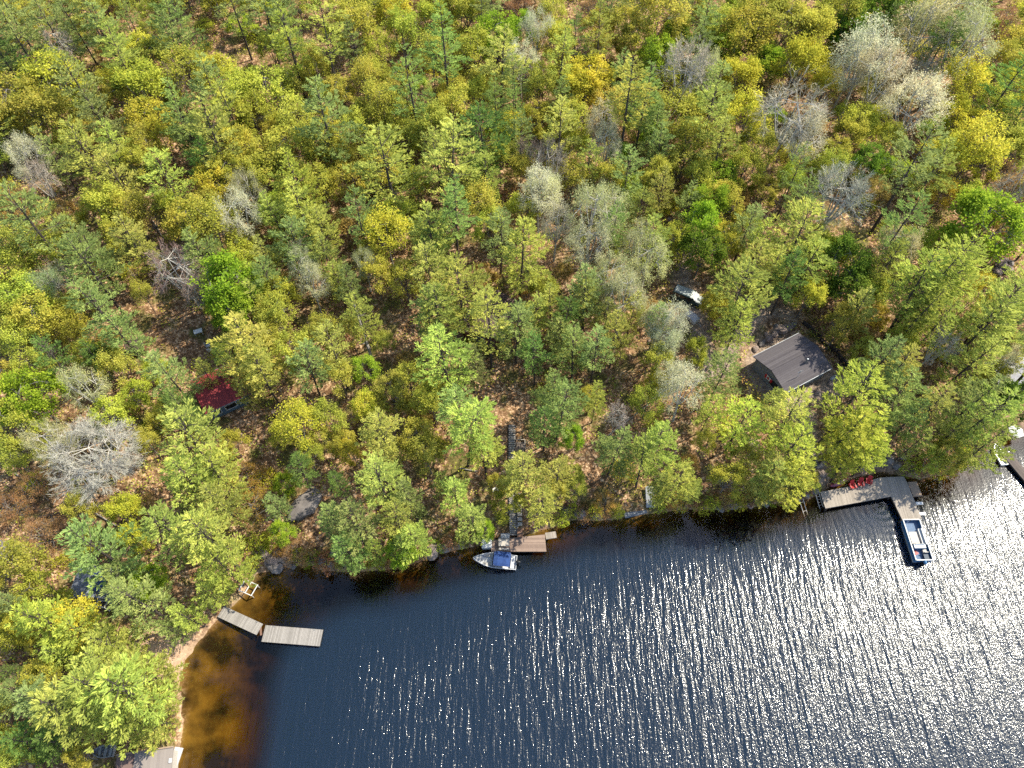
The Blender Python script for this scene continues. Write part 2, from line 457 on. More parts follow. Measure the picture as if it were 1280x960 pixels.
def water_material():
    m, nt, out = mat('lake_water')
    geo = nt.nodes.new('ShaderNodeNewGeometry')
    def layer(sx, sy, scale, detail, rz=0., dist=0., rough=.55):
        mp = nt.nodes.new('ShaderNodeMapping')
        mp.inputs['Scale'].default_value = (sx, sy, 1); mp.inputs['Rotation'].default_value = (0, 0, rz)
        nt.links.new(geo.outputs['Position'], mp.inputs['Vector'])
        n = N(nt, 'ShaderNodeTexNoise', Scale=scale, Detail=detail, Roughness=rough, Distortion=dist)
        nt.links.new(mp.outputs[0], n.inputs['Vector'])
        return n.outputs['Fac']
    def mul(a, k):
        x = N(nt, 'ShaderNodeMath', _operation='MULTIPLY'); nt.links.new(a, x.inputs[0])
        if isinstance(k, float): x.inputs[1].default_value = k
        else: nt.links.new(k, x.inputs[1])
        return x.outputs[0]
    def add(a, b):
        x = N(nt, 'ShaderNodeMath', _operation='ADD'); nt.links.new(a, x.inputs[0]); nt.links.new(b, x.inputs[1]); return x.outputs[0]
    swell = mul(layer(1, .16, WAVE[0][0], 1, .04, .3), WAVE[0][1])
    chop = mul(layer(1, .15, WAVE[1][0], 2, -.04, .35), WAVE[1][1])
    rip = mul(layer(1, .75, WAVE[2][0], 2, .2, .2), WAVE[2][1])
    h = add(add(swell, chop), rip)
    # wind reaches the open water, the shore lies in the lee
    wd = N(nt, 'ShaderNodeAttribute', _attribute_name='wind')
    gust = nt.nodes.new('ShaderNodeMapRange'); gust.inputs['From Min'].default_value = .3; gust.inputs['From Max'].default_value = .7
    gust.inputs['To Min'].default_value = .68; gust.inputs['To Max'].default_value = 1.22
    nt.links.new(layer(1, .6, .045, 3), gust.inputs['Value'])
    h = mul(mul(h, wd.outputs['Fac']), gust.outputs[0])
    # rings spreading from the inner corner of the dock
    rc = W(1100, 634, 0)
    cp = nt.nodes.new('ShaderNodeVectorMath'); cp.operation = 'DISTANCE'; cp.inputs[1].default_value = (rc[0], rc[1], 0)
    nt.links.new(geo.outputs['Position'], cp.inputs[0])
    k = N(nt, 'ShaderNodeMath', _operation='MULTIPLY'); k.inputs[1].default_value = 6.5; nt.links.new(cp.outputs['Value'], k.inputs[0])
    sn = N(nt, 'ShaderNodeMath', _operation='SINE'); nt.links.new(k.outputs[0], sn.inputs[0])
    fo = nt.nodes.new('ShaderNodeMapRange'); fo.inputs['From Min'].default_value = 1; fo.inputs['From Max'].default_value = 9
    fo.inputs['To Min'].default_value = .006; fo.inputs['To Max'].default_value = 0.0
    nt.links.new(cp.outputs['Value'], fo.inputs['Value'])
    h = add(h, mul(sn.outputs[0], fo.outputs[0]))
    bp = N(nt, 'ShaderNodeBump', Strength=1.0, Distance=1.0); nt.links.new(h, bp.inputs['Height'])
    gl = N(nt, 'ShaderNodeBsdfGlossy', Roughness=.07); nt.links.new(bp.outputs[0], gl.inputs['Normal'])
    tr = nt.nodes.new('ShaderNodeBsdfTransparent')
    fr = N(nt, 'ShaderNodeFresnel', IOR=1.40); nt.links.new(bp.outputs[0], fr.inputs['Normal'])
    g2 = N(nt, 'ShaderNodeBsdfGlossy', Roughness=.23); nt.links.new(bp.outputs[0], g2.inputs['Normal'])   # capillary ripples too small to resolve
    gm = nt.nodes.new('ShaderNodeMixShader'); nt.links.new(mul(wd.outputs['Fac'], .55), gm.inputs[0]); nt.links.new(gl.outputs[0], gm.inputs[1]); nt.links.new(g2.outputs[0], gm.inputs[2]); gl = gm
    mx = nt.nodes.new('ShaderNodeMixShader'); nt.links.new(fr.outputs[0], mx.inputs[0]); nt.links.new(tr.outputs[0], mx.inputs[1]); nt.links.new(gl.outputs[0], mx.inputs[2])
    dp = N(nt, 'ShaderNodeAttribute', _attribute_name='deep')
    df = N(nt, 'ShaderNodeBsdfDiffuse'); nt.links.new(ramp(nt, dp.outputs['Fac'], [(0, (0, 0, 0)), (.4, (.0018, .0025, .003)), (1, (.0055, .0115, .021))]), df.inputs['Color'])   # faint upwelling light of the deep water
    ads = nt.nodes.new('ShaderNodeAddShader'); nt.links.new(mx.outputs[0], ads.inputs[0]); nt.links.new(df.outputs[0], ads.inputs[1])
    nt.links.new(ads.outputs[0], out.inputs['Surface'])
    va = N(nt, 'ShaderNodeVolumeAbsorption', Density=1.15); va.inputs['Color'].default_value = (.48, .35, .0, 1)
    nt.links.new(va.outputs[0], out.inputs['Volume'])
    return m

WAVE = [(.85, .12), (2.0, .15), (4.6, .055)]
wx = grid_axis(-60, 140, 2.0, (-900, 900)); wy = grid_axis(-10, 80, 2.0, (-500, 160))
wme, WP = grid_mesh('lake_water', wx, wy, lambda P: np.zeros(len(P)))
wd = -shore_dist(WP)
wind = np.clip((wd - .5) / 13, .10, 1.0)
cove = np.clip((WP[:, 0] + 48) / 34, .25, 1)                     # the cove on the left is sheltered
q = W(1090, 632); lee = np.clip((np.hypot(WP[:, 0] - q[0], WP[:, 1] - q[1]) - 2) / 7.5, .15, 1)
wind = wind * np.where(WP[:, 0] < -12, cove, 1) * lee
nx, ny = len(wx), len(wy)
# close the body of water below with walls and a bottom so it is one solid volume
import bmesh
bm = bmesh.new(); bm.from_mesh(wme)
bed = [e for e in bm.edges if e.is_boundary]
ext = bmesh.ops.extrude_edge_only(bm, edges=bed)
nv = [g for g in ext['geom'] if isinstance(g, bmesh.types.BMVert)]
for v_ in nv: v_.co.z = -14
ne = [g for g in ext['geom'] if isinstance(g, bmesh.types.BMEdge) and all(abs(v_.co.z + 14) < .01 for v_ in g.verts)]
bmesh.ops.contextual_create(bm, geom=ne)
bmesh.ops.recalc_face_normals(bm, faces=bm.faces[:])
bm.to_mesh(wme); bm.free()
wv = np.ones(len(wme.vertices)); wv[:len(wind)] = wind
float_attr(wme, 'wind', wv)
dv = np.ones(len(wme.vertices)); dv[:len(wind)] = np.clip((-height(WP) - 1.3) / 3.2, 0, 1)
float_attr(wme, 'deep', dv)
wme.materials.append(water_material())
water = bpy.data.objects.new('lake_water', wme); COL.objects.link(water); water['kind'] = 'structure'

# ------------------------------------------------------------------ light, sky, camera
SUN_AZ, SUN_EL = rad(25), rad(50)
SUN_STRENGTH, SKY_STRENGTH, EXPOSURE = 4.6, .15, 1.36
wld = bpy.data.worlds.new('World'); SC.world = wld; wld.use_nodes = True
nt = wld.node_tree
sky = nt.nodes.new('ShaderNodeTexSky'); sky.sky_type = 'NISHITA'; sky.sun_disc = False
sky.sun_elevation = SUN_EL; sky.sun_rotation = rad(90) - SUN_AZ; sky.altitude = 200
nt.links.new(sky.outputs[0], nt.nodes['Background'].inputs['Color'])
nt.nodes['Background'].inputs['Strength'].default_value = SKY_STRENGTH
sl = bpy.data.lights.new('sun', 'SUN'); sl.energy = SUN_STRENGTH; sl.angle = rad(.5); sl.color = (1, .93, .76)
so = bpy.data.objects.new('sun', sl); COL.objects.link(so)
sdir = Vector((math.cos(SUN_EL) * math.cos(SUN_AZ), math.cos(SUN_EL) * math.sin(SUN_AZ), math.sin(SUN_EL)))
so.rotation_euler = sdir.to_track_quat('Z', 'Y').to_euler(); so.location = (60, 40, 150)

cd = bpy.data.cameras.new('camera'); cam = bpy.data.objects.new('camera', cd); COL.objects.link(cam)
cd.sensor_width = 36; cd.lens = 36 * FPX / 1280; cd.clip_start = .5; cd.clip_end = 4000
cam.location = (0, 0, CAM_H); cam.rotation_euler = (rad(90) - PITCH, 0, 0)
SC.camera = cam
SC.view_settings.view_transform = 'Standard'; SC.view_settings.look = 'None'
SC.view_settings.exposure = EXPOSURE; SC.view_settings.gamma = 1; SC.view_settings.use_curve_mapping = False
SC.cycles.max_bounces = 8; SC.cycles.transparent_max_bounces = 8; SC.cycles.diffuse_bounces = 3
SC.cycles.use_denoising = False
# ------------------------------------------------------------------ tree shapes (each kind in several forms, shared by the copies)
class Leafs:
    """many small leaf or needle-spray faces, each with a tint per clump"""
    def __init__(self): self.P, self.T = [], []
    def blades(self, o, d, n, ln, wd, tint):
        """rhombic blades: origin o, direction d, face normal n (arrays), length, width"""
        d = d / np.linalg.norm(d, axis=1, keepdims=True)
        s = np.cross(d, n); s /= np.linalg.norm(s, axis=1, keepdims=True) + 1e-9
        q = np.stack([o, o + d * (ln * .55)[:, None] + s * (wd / 2)[:, None], o + d * ln[:, None], o + d * (ln * .55)[:, None] - s * (wd / 2)[:, None]], 1)
        self.P.append(q); self.T.append(np.repeat(tint, 4))
    def mesh(self, name, m):
        P = np.concatenate(self.P).reshape(-1, 3).astype('f'); T = np.concatenate(self.T).astype('f')
        me = bpy.data.meshes.new(name); n = len(P)
        me.vertices.add(n); me.vertices.foreach_set('co', P.ravel())
        me.loops.add(n); me.loops.foreach_set('vertex_index', np.arange(n, dtype='i'))
        me.polygons.add(n // 4); me.polygons.foreach_set('loop_start', np.arange(0, n, 4, dtype='i'))
        me.update(calc_edges=True)
        float_attr(me, 'tint', T); me.materials.append(m)
        return me

def unit(v): return v / (np.linalg.norm(v) + 1e-9)

def pine_form(seed, H, R, z0, nwh, full=1.0, spread=1.0, flat=0.):
    """white pine: whorls of long limbs carrying flat plumes of needle sprays"""
    r = np.random.default_rng(seed)
    tr = MB(); lf = Leafs()
    lean = r.normal(0, .25, 2)
    tx = lambda z: np.array([lean[0] * (z / H) ** 2, lean[1] * (z / H) ** 2, z])
    tr.tube([tx(z) for z in np.linspace(0, H * .98, 7)], [.22, .2, .18, .15, .11, .06, .02], 6)
    az = r.uniform(0, 6.28)
    for i in range(nwh):
        t = i / (nwh - 1)
        z = z0 + (H * .97 - z0) * t ** .95
        prof = (.62 + .38 * math.sin(min(t / .3, 1) * 1.57)) if t < .3 else max(.10, 1 - ((t - .3) / .72) ** (1.15 + flat))
        nb = 4 if t < .85 else 3
        for k in range(nb):
            if r.random() < .12 * (1.2 - full): continue
            az += 2.399 + r.normal(0, .25)
            L = R * prof * r.uniform(.62, 1.18)
            el = -.10 + .55 * t ** 1.5 + r.normal(0, .10)
            h = np.array([math.cos(az), math.sin(az), 0.])
            side = np.array([-h[1], h[0], 0.])
            p0 = tx(z + r.uniform(-.3, .3))
            bend = r.normal(0, .18)
            def bp(s):
                u = s / max(L, .1)
                return p0 + h * s * math.cos(el) + side * bend * s * u + np.array([0, 0, s * math.sin(el) + .10 * L * u * u])
            tr.tube([bp(0), bp(L * .5), bp(L * .95)], [.055, .035, .012], 3)
            bt = r.uniform(.2, .8)
            s = L * r.uniform(.22, .34)
            j = 0
            while s < L * 1.01:
                for sd in ((-1, 1) if s < L * .93 else (-.5, .5)):
                    ang = sd * r.uniform(.45, 1.0) * (1.0 if s < L * .9 else .4)
                    bl = (.38 * (L - s) + .55) * r.uniform(.75, 1.2) * spread
                    d = h * math.cos(ang) + side * math.sin(ang)
                    base = bp(s)
                    n = max(6, int(14 * full * min(1, bl / .8)))
                    q = r.uniform(.15, 1.0, n)
                    o = base + d * (q * bl)[:, None] + np.array([0, 0, 1]) * (.16 * q)[:, None] + r.normal(0, .05, (n, 3))
                    fan = r.uniform(-.9, .9, n)
                    dd = d[None] * np.cos(fan)[:, None] + np.cross([0, 0, 1.], d)[None] * np.sin(fan)[:, None]
                    dd = dd + np.array([0, 0, 1.])[None] * r.uniform(.05, .75, n)[:, None]
                    nn = np.array([0, 0, 1.])[None] + r.normal(0, .45, (n, 3))
                    tint = np.clip(bt + r.normal(0, .16) + r.normal(0, .10, n), 0, 1)
                    lf.blades(o, dd, nn, r.uniform(.36, .62, n), r.uniform(.11, .18, n), tint)
                s += r.uniform(.42, .62); j += 1
    return tr.mesh('pine_trunk', 'pine_bark'), lf.mesh('pine_crown', M['needles']), H, R

def skeleton(r, H, R, zf, nl, ns, nt, dome=.75):
    """limbs of a broadleaf: fork height zf, nl limbs, ns boughs each, nt tips each"""
    segs, tips = [], []
    top = np.array([r.normal(0, .2), r.normal(0, .2), zf])
    segs.append((np.array([0, 0, 0.]), np.array([top[0] * .4, top[1] * .4, zf * .5]), .19, .16)); segs.append((segs[0][1], top, .16, .13))
    zc = zf + (H - zf) * .42
    for i in range(nl):
        a = 6.283 * (i + r.uniform(-.3, .3)) / (nl - 1) if i else 0
        rr = R * (.52 if i else .06) * r.uniform(.8, 1.15)
        n1 = np.array([rr * math.cos(a), rr * math.sin(a), zc + (H - zc) * r.uniform(-.05, .32) + (0 if i else (H - zc) * .35)])
        mid = top * .55 + n1 * .45 + np.array([0, 0, -.06 * H + r.normal(0, .1)])
        segs += [(top, mid, .10, .08), (mid, n1, .08, .05)]
        for j in range(ns):
            b = a + r.normal(0, .75) if i else r.uniform(0, 6.28)
            ph = r.uniform(-.15, 1.2)
            c = n1 * .4 + np.array([0, 0, zc * .6])
            e = np.array([R * math.cos(b) * math.cos(ph), R * math.sin(b) * math.cos(ph), (H - zc) * math.sin(ph) * dome + zc]) * 1.0
            n2 = n1 * .5 + e * .5 + r.normal(0, .18 * R / 3, 3)
            segs.append((n1, n2, .045, .028))
            for k in range(nt):
                q = e * r.uniform(.82, 1.06, 3) + r.normal(0, .26 * R / 3, 3)
                tip = n2 * r.uniform(.1, .35) + q * .8
                tip = n2 + (q - n2) * r.uniform(.7, 1.15)
                segs.append((n2, tip, .022, .009)); tips.append((tip, unit(tip - n2)))
    return segs, tips

def broadleaf_form(seed, H, R, zf, nl=7, ns=4, nt=6, nleaf=34, ls=.30, cl=.72, dome=.85):
    r = np.random.default_rng(seed)
    segs, tips = skeleton(r, H, R, zf, nl, ns, nt, dome)
    tr = MB(); lf = Leafs()
    for a, b, r0, r1 in segs: tr.tube([a, b], [r0, r1], 4 if r0 > .03 else 3, cap=False)
    for tip, d in tips:
        bt = r.uniform(.1, .9); n = int(nleaf * r.uniform(.5, 1.4))
        o = tip + r.normal(0, 1, (n, 3)) * np.array([cl, cl, cl * .55]) * .62
        dd = r.normal(0, 1, (n, 3)) * np.array([1, 1, .5]); nn = r.normal(0, .6, (n, 3)) + np.array([0, 0, .9])
        lf.blades(o, dd, nn, r.uniform(.7, 1.3, n) * ls, r.uniform(.6, 1.0, n) * ls, np.clip(bt + r.normal(0, .16, n), 0, 1))
    return tr.mesh('broadleaf_trunk', 'grey_bark'), lf.mesh('broadleaf_crown', M['leaves']), H, R

def bare_form(seed, H, R, zf, nl=8, ns=5, nt=6, ntw=5, buds=0, tw=.016, dome=.95):
    """leafless tree: the crown is its fine twigs, with a few opening buds on the silvery kind"""
    r = np.random.default_rng(seed)
    segs, tips = skeleton(r, H, R, zf, nl, ns, nt, dome)
    tr = MB(); lf = Leafs()
    for a, b, r0, r1 in segs: tr.tube([a, b], [r0 * 1.25, r1 * 1.35], 4 if r0 > .03 else 3, cap=False)
    for tip, d in tips:
        bt = r.uniform(.1, .9); n = ntw
        o = tip - d * r.uniform(0, .7, n)[:, None]
        dd = d[None] * 1.2 + r.normal(0, .55, (n, 3)) + np.array([0, 0, .35])
        ln = r.uniform(.6, 1.3, n)
        lf.blades(o, dd, r.normal(0, 1, (n, 3)), ln, np.full(n, tw * 2.2), np.clip(bt + r.normal(0, .2, n), 0, 1))
        o2 = o + dd / np.linalg.norm(dd, axis=1, keepdims=True) * (ln * .5)[:, None]
        for _ in range(2):
            lf.blades(o2, dd + r.normal(0, .8, (n, 3)), r.normal(0, 1, (n, 3)), ln * .6, np.full(n, tw * 1.8), np.clip(bt + r.normal(0, .2, n), 0, 1))
        if buds:
            n = buds
            o = tip + r.normal(0, .40, (n, 3))
            lf.blades(o, r.normal(0, 1, (n, 3)), r.normal(0, .6, (n, 3)) + np.array([0, 0, .8]), r.uniform(.10, .24, n), r.uniform(.08, .18, n), np.clip(bt + .15 + r.normal(0, .15, n), 0, 1))
    return tr.mesh('bare_trunk', 'pale_bark'), lf.mesh('bare_crown', M['twigs'] if not buds else M['leaves']), H, R

def shrub_form(seed, R, H, n=70, ls=.2):
    r = np.random.default_rng(seed); tr = MB(); lf = Leafs()
    for i in range(n):
        a, rr = r.uniform(0, 6.28), R * math.sqrt(r.uniform(0, 1)); z = H * (1 - .6 * (rr / R) ** 2) * r.uniform(.5, 1.1)
        tip = np.array([rr * math.cos(a), rr * math.sin(a), z])
        if i % 4 == 0: tr.tube([np.array([0, 0, -.1]) + tip * [.1, .1, 0], tip], [.03, .008], 3, cap=False)
        m = int(12 * r.uniform(.5, 1.4)); bt = r.uniform(.1, .9)
        o = tip + r.normal(0, .17, (m, 3)); dd = r.normal(0, 1, (m, 3)); nn = r.normal(0, .6, (m, 3)) + np.array([0, 0, .9])
        lf.blades(o, dd, nn, r.uniform(.7, 1.3, m) * ls, r.uniform(.5, .9, m) * ls, np.clip(bt + r.normal(0, .16, m), 0, 1))
    return tr.mesh('shrub_stems', 'grey_bark'), lf.mesh('shrub_leaves', M['leaves']), H, R

FORMS = {
    'P': [pine_form(11, 15, 4.0, 4.2, 11), pine_form(12, 14, 4.2, 3.0, 11, .95), pine_form(13, 16, 3.8, 6.0, 9, .85, 1.1, .5),
          pine_form(14, 13, 4.3, 3.2, 9, 1.0, 1.15, .8), pine_form(15, 15, 3.8, 5.0, 10, .8), pine_form(16, 14, 4.1, 3.6, 10, 1.0, 1.1, .3)],
    'T': [pine_form(21, 21, 3.4, 10.0, 9, .8), pine_form(22, 22, 3.2, 9.0, 11, .85), pine_form(23, 20, 3.5, 9.5, 8, .75, 1.1, .5)],
    'M': [broadleaf_form(31, 11, 4.2, 3.4), broadleaf_form(32, 12, 4.0, 3.8, 6, 4, 6, 32), broadleaf_form(33, 10, 4.3, 2.8, 8, 4, 6, 30, .28),
          broadleaf_form(34, 12, 3.8, 4.2, 6, 5, 5, 28, .27, .78), broadleaf_form(35, 11, 4.1, 3.0, 7, 4, 6, 36, .30, .6)],
    'L': [broadleaf_form(41, 10, 4.0, 2.2, 8, 5, 5, 36, .30, .6), broadleaf_form(42, 11, 4.0, 2.6, 7, 5, 6, 32, .30, .6)],
    'O': [broadleaf_form(51, 7, 3.6, 1.2, 8, 4, 5, 22, .17, .5), broadleaf_form(52, 7.5, 3.4, 1.4, 7, 5, 5, 20, .16, .5)],
    'B': [bare_form(61, 13, 4.2, 4.0), bare_form(62, 12, 4.4, 3.2, 9, 5, 6), bare_form(63, 14, 4.0, 4.8, 7, 5, 6)],
    'G': [bare_form(71, 14, 3.6, 5.0, 7, 5, 5, 4, 22), bare_form(72, 13, 3.8, 4.2, 8, 5, 5, 4, 20), bare_form(73, 15, 3.2, 5.5, 6, 5, 5, 4, 22)],
    'S': [shrub_form(81, 1.6, 1.7), shrub_form(82, 1.5, 2.1, 60), shrub_form(83, 1.8, 1.4, 80), shrub_form(84, 1.4, 1.8, 50, .17)],
}
FORMS['W'] = [bare_form(91, 11, 4.6, 2.6, 12, 7, 7, 6, 0, .014, .8)]
FORMS['Y'] = FORMS['M']

# kind, photo x, photo y and half width of every crown one can tell apart in the photograph, grouped by colour
TREES = {}
def T(code, s):
    v = list(map(int, s.replace(';', ' ').split()))
    TREES.setdefault(code, []).extend([tuple(v[i:i + 3]) for i in range(0, len(v), 3)])
T('P1', '122 25 20; 155 65 18; 155 88 20; 265 170 26; 110 200 26; 140 185 16; 145 215 20; 205 220 24; 0 160 18; 625 85 24; 535 135 14; 485 210 34; 560 215 28; 575 200 18; 610 215 18')
T('P1', '700 170 20; 885 160 22; 900 185 22; 735 205 16; 830 235 14; 1170 210 20; 70 275 18; 165 305 20; 185 310 16; 300 435 32; 286 460 16; 306 487 13; 258 470 12; 320 455 20; 375 260 22; 345 265 18; 400 285 18; 410 320 18; 540 295 24; 530 300 14')
T('P1', '330 320 16; 315 380 14; 420 345 14; 540 345 20; 575 355 30; 545 395 24; 450 395 18; 555 440 34; 420 445 22; 330 470 20; 650 320 26; 820 300 20; 800 255 14; 730 385 16; 690 390 16; 665 395 16; 790 390 14; 770 420 20; 760 395 14')
T('P1', '930 360 28; 940 330 20; 925 400 20; 950 300 16; 1005 285 28; 1010 320 22; 965 340 18; 1075 390 18; 1105 335 20; 1195 350 22; 1240 390 28; 1265 370 24; 1225 410 26; 1215 445 26; 1120 465 22; 1190 395 14')
T('P1', '240 560 34; 235 600 30; 265 595 30; 280 630 24; 225 670 30; 270 680 34; 290 710 28; 475 545 24; 485 570 18; 475 605 28; 495 655 20; 520 685 20; 580 540 30; 605 560 22; 570 620 18; 588 652 19; 470 705 12; 555 605 12')
T('P1', '657 592 23; 640 596 14; 700 590 22; 680 650 20; 612 412 24; 820 555 24; 805 580 20; 845 600 22; 825 610 14; 865 652 10; 890 510 16; 745 500 14; 985 525 26; 965 625 24; 960 600 20')
T('P1', '1165 510 20; 1145 550 14; 1225 525 28; 1235 550 26; 1190 540 14; 970 500 14; 140 800 28; 130 830 30; 168 848 34; 192 868 40; 125 868 42; 95 892 34; 158 898 36; 205 842 24; 200 896 28; 265 745 16; 250 780 16; 310 755 10; 80 820 18')
T('P4', '1060 508 32; 1055 540 28; 1080 552 26; 1092 566 18; 1066 580 18; 928 525 26; 985 565 28; 990 592 26; 290 140 20; 370 230 24; 315 345 14; 60 772 30; 95 790 26')
T('P2', '12 15 22; 25 55 28; 62 32 22; 90 22 18; 130 42 18; 100 110 22; 165 30 14; 215 30 22; 220 55 18; 262 118 22; 130 150 20; 225 140 22; 65 190 16; 235 165 18; 330 15 20; 355 25 20; 295 15 18; 405 155 28; 440 55 14; 600 12 14; 770 10 14; 845 5 16; 880 35 18; 870 55 16; 895 105 20; 775 95 14')
T('P2', '645 110 16; 700 125 14; 650 170 16; 820 165 18; 825 190 14; 785 220 20; 45 285 28; 110 310 24; 115 340 26; 135 395 24; 155 420 22; 215 470 24; 365 300 22; 625 300 18; 335 350 18; 435 355 14; 535 400 18; 590 455 18; 385 460 22')
T('P2', '785 270 12; 735 365 20; 720 430 22; 745 440 20; 700 420 18; 645 405 24; 820 405 14; 935 280 18; 1000 260 18; 1270 400 22; 1100 455 26; 1125 495 26; 1140 520 18; 1215 500 30; 347 632 14; 418 652 20; 445 660 26; 440 685 20; 515 625 18; 570 510 26; 700 510 24; 690 490 20; 768 562 22; 15 870 22; 50 880 26; 20 760 16')
T('P2', '125 690 34; 150 715 20; 185 760 30; 215 785 14')
T('P3', '10 85 22; 255 200 18; 605 165 26; 1105 45 18; 1170 65 20; 1255 115 22; 1275 150 18; 75 455 18; 120 450 14; 10 320 14; 545 320 18; 705 395 16; 670 445 18; 985 350 18; 220 500 18; 245 527 12; 375 590 16; 505 700 14; 682 530 20; 30 930 24; 70 930 20; 15 840 14; 425 605 12')
T('T1', '1160 352 26; 1180 325 28; 1205 340 22; 1150 385 18; 700 60 18; 752 40 16; 790 110 24; 400 25 22; 360 45 18')
T('T2', '515 95 24; 555 55 22; 720 40 14; 805 120 18; 565 255 20; 445 265 18; 768 280 14; 1145 195 26; 1000 205 14; 1135 265 24; 620 130 14; 645 130 12')
T('M1', '40 22 16; 35 8 12; 25 130 28; 65 145 24; 150 8 14; 190 10 14; 190 50 12; 190 78 18; 235 85 25; 180 112 26; 150 130 18; 315 150 15; 305 120 18; 180 185 16; 175 205 14; 290 215 18; 300 190 16; 315 180 12; 20 155 18; 85 165 16; 110 165 14; 335 115 24; 365 105 16; 340 60 14; 440 40 22; 455 15 20; 505 45 18; 475 55 16; 455 100 14')
T('M1', '575 20 18; 595 70 18; 605 110 16; 540 70 16; 475 135 20; 460 150 16; 500 150 18; 540 165 22; 360 190 24; 335 200 24; 400 180 22; 425 190 18; 445 170 16; 575 140 18; 600 125 18; 625 195 16; 400 225 18; 430 225 18; 325 150 18; 345 165 14; 330 225 16; 395 90 16; 425 115 14; 490 115 14; 565 105 14; 505 175 16')
T('M1', '690 20 14; 780 35 16; 820 25 26; 795 50 18; 865 5 14; 905 35 22; 935 35 28; 950 15 20; 755 130 18; 680 100 16; 675 120 16; 715 150 18; 670 150 16; 840 140 26; 860 130 18; 860 180 20; 850 205 18; 945 175 20; 760 225 16; 715 225 16; 650 215 14; 930 210 18; 820 220 16; 870 225 16; 975 35 30; 1010 40 24; 1050 20 22')
T('M1', '1275 60 20; 1250 85 18; 1225 100 14; 1240 135 16; 1075 155 18; 1060 170 16; 1045 190 14; 1260 190 20; 1250 175 18; 1110 180 14; 30 310 20; 60 320 20; 135 260 22; 165 265 18; 150 285 18; 245 275 24; 270 290 24; 265 262 18; 10 350 22; 25 375 26; 10 400 24; 45 395 22; 25 430 18; 40 460 20; 75 400 18; 95 385 14; 90 415 14; 300 310 18; 305 325 14; 10 470 16; 180 370 10')
T('M1', '470 280 16; 500 270 18; 460 320 14; 600 260 18; 615 280 16; 345 370 18; 350 400 18; 335 395 14; 365 440 22; 340 430 18; 470 345 16; 505 345 18; 425 470 18; 480 430 12; 400 410 16; 510 470 18; 440 420 14; 680 365 16; 820 450 16; 905 255 20; 870 440 14; 1050 410 16; 1150 410 16; 1075 440 12; 1125 425 16; 1085 365 16; 1245 470 14; 1270 430 16')
T('M1', '15 530 26; 10 570 20; 140 520 20; 185 555 12; 30 715 28; 50 740 24; 100 640 14; 200 530 12; 385 570 14; 525 545 22; 535 570 20; 540 500 20; 490 490 20; 430 555 14; 410 520 18; 400 545 14; 620 605 10; 810 500 18; 910 600 18; 930 575 16; 880 550 12; 720 610 12; 695 620 12; 1005 600 14; 1185 580 18; 1160 590 12; 60 850 20; 20 950 18; 100 945 14; 40 800 12; 55 835 12')
T('M2', '62 95 30; 275 100 22; 145 108 12; 180 145 22; 205 175 14; 265 225 20; 490 25 18; 585 15 16; 560 135 14; 640 160 14; 520 225 14; 690 45 16; 745 30 16; 835 60 14; 925 100 20; 735 100 24; 720 115 20; 930 155 22; 1000 80 24; 1030 110 14; 1205 105 20; 1095 150 12; 1200 160 20; 1215 190 26; 1185 200 18; 1230 205 16; 1180 235 14')
T('M2', '215 262 14; 485 300 22; 905 300 16; 895 375 14; 1010 370 16; 1225 360 14; 160 645 20; 170 675 16; 375 535 24; 460 505 18; 455 515 14; 100 780 24; 30 785 16; 440 565 12; 825 478 14; 893 388 12')
T('L1', '620 50 20; 648 40 14; 825 75 18; 845 55 14; 905 65 14; 950 90 14; 815 170 14; 900 225 16; 775 195 10; 965 85 14; 1100 212 10; 290 365 26; 300 390 20; 285 390 16; 460 465 14; 785 240 12; 875 290 18; 885 260 18; 1225 290 34; 45 500 28; 358 606 12; 500 690 16; 712 550 12; 190 730 18; 605 665 10; 355 670 12; 1030 320 14')
T('L2', '1060 50 18; 1110 10 22; 1075 35 20; 878 316 20; 1050 340 24; 1065 365 22; 1270 500 20; 135 450 14; 1080 205 14; 1245 510 12')
T('O1', '15 185 16; 470 85 14; 650 12 16; 742 12 14; 1255 25 16; 1245 45 16; 1220 155 22; 1250 160 16; 45 610 22; 15 635 22; 55 670 24; 372 690 18; 440 702 10; 1270 215 18; 85 580 14')
T('O2', '310 600 22; 315 635 22; 757 628 14; 845 625 12; 225 900 8; 470 620 10; 660 375 12; 350 690 8')
T('B1', '75 62 15; 50 222 15; 862 88 28; 1150 100 16; 978 152 32; 1055 240 32; 1170 432 18; 1260 240 18; 1270 290 18; 80 350 12; 770 520 12')
T('B2', '222 110 12; 685 205 22; 660 190 14; 225 340 24; 244 366 13; 55 435 8')
T('G1', '35 195 18; 672 35 16; 652 75 16; 750 155 15; 758 185 15; 680 240 18; 1080 80 26; 1105 95 24; 1145 130 26; 1060 95 16; 1000 175 20; 675 250 18; 695 285 16; 735 305 22; 378 335 14; 390 360 14; 372 315 10; 832 404 18; 830 426 16; 825 400 16; 855 490 20; 835 468 12; 300 270 20')
T('G2', '310 235 16; 880 85 14; 1150 40 26; 1185 25 30; 1195 65 26; 60 355 16; 740 280 24; 760 265 18; 795 315 18; 810 326 20;  765 350 20; 780 375 20; 1120 310 20; 110 490 18; 65 555 20; 1230 165 12; 455 330 12; 1255 455 12')
T('W1', '118 570 44')

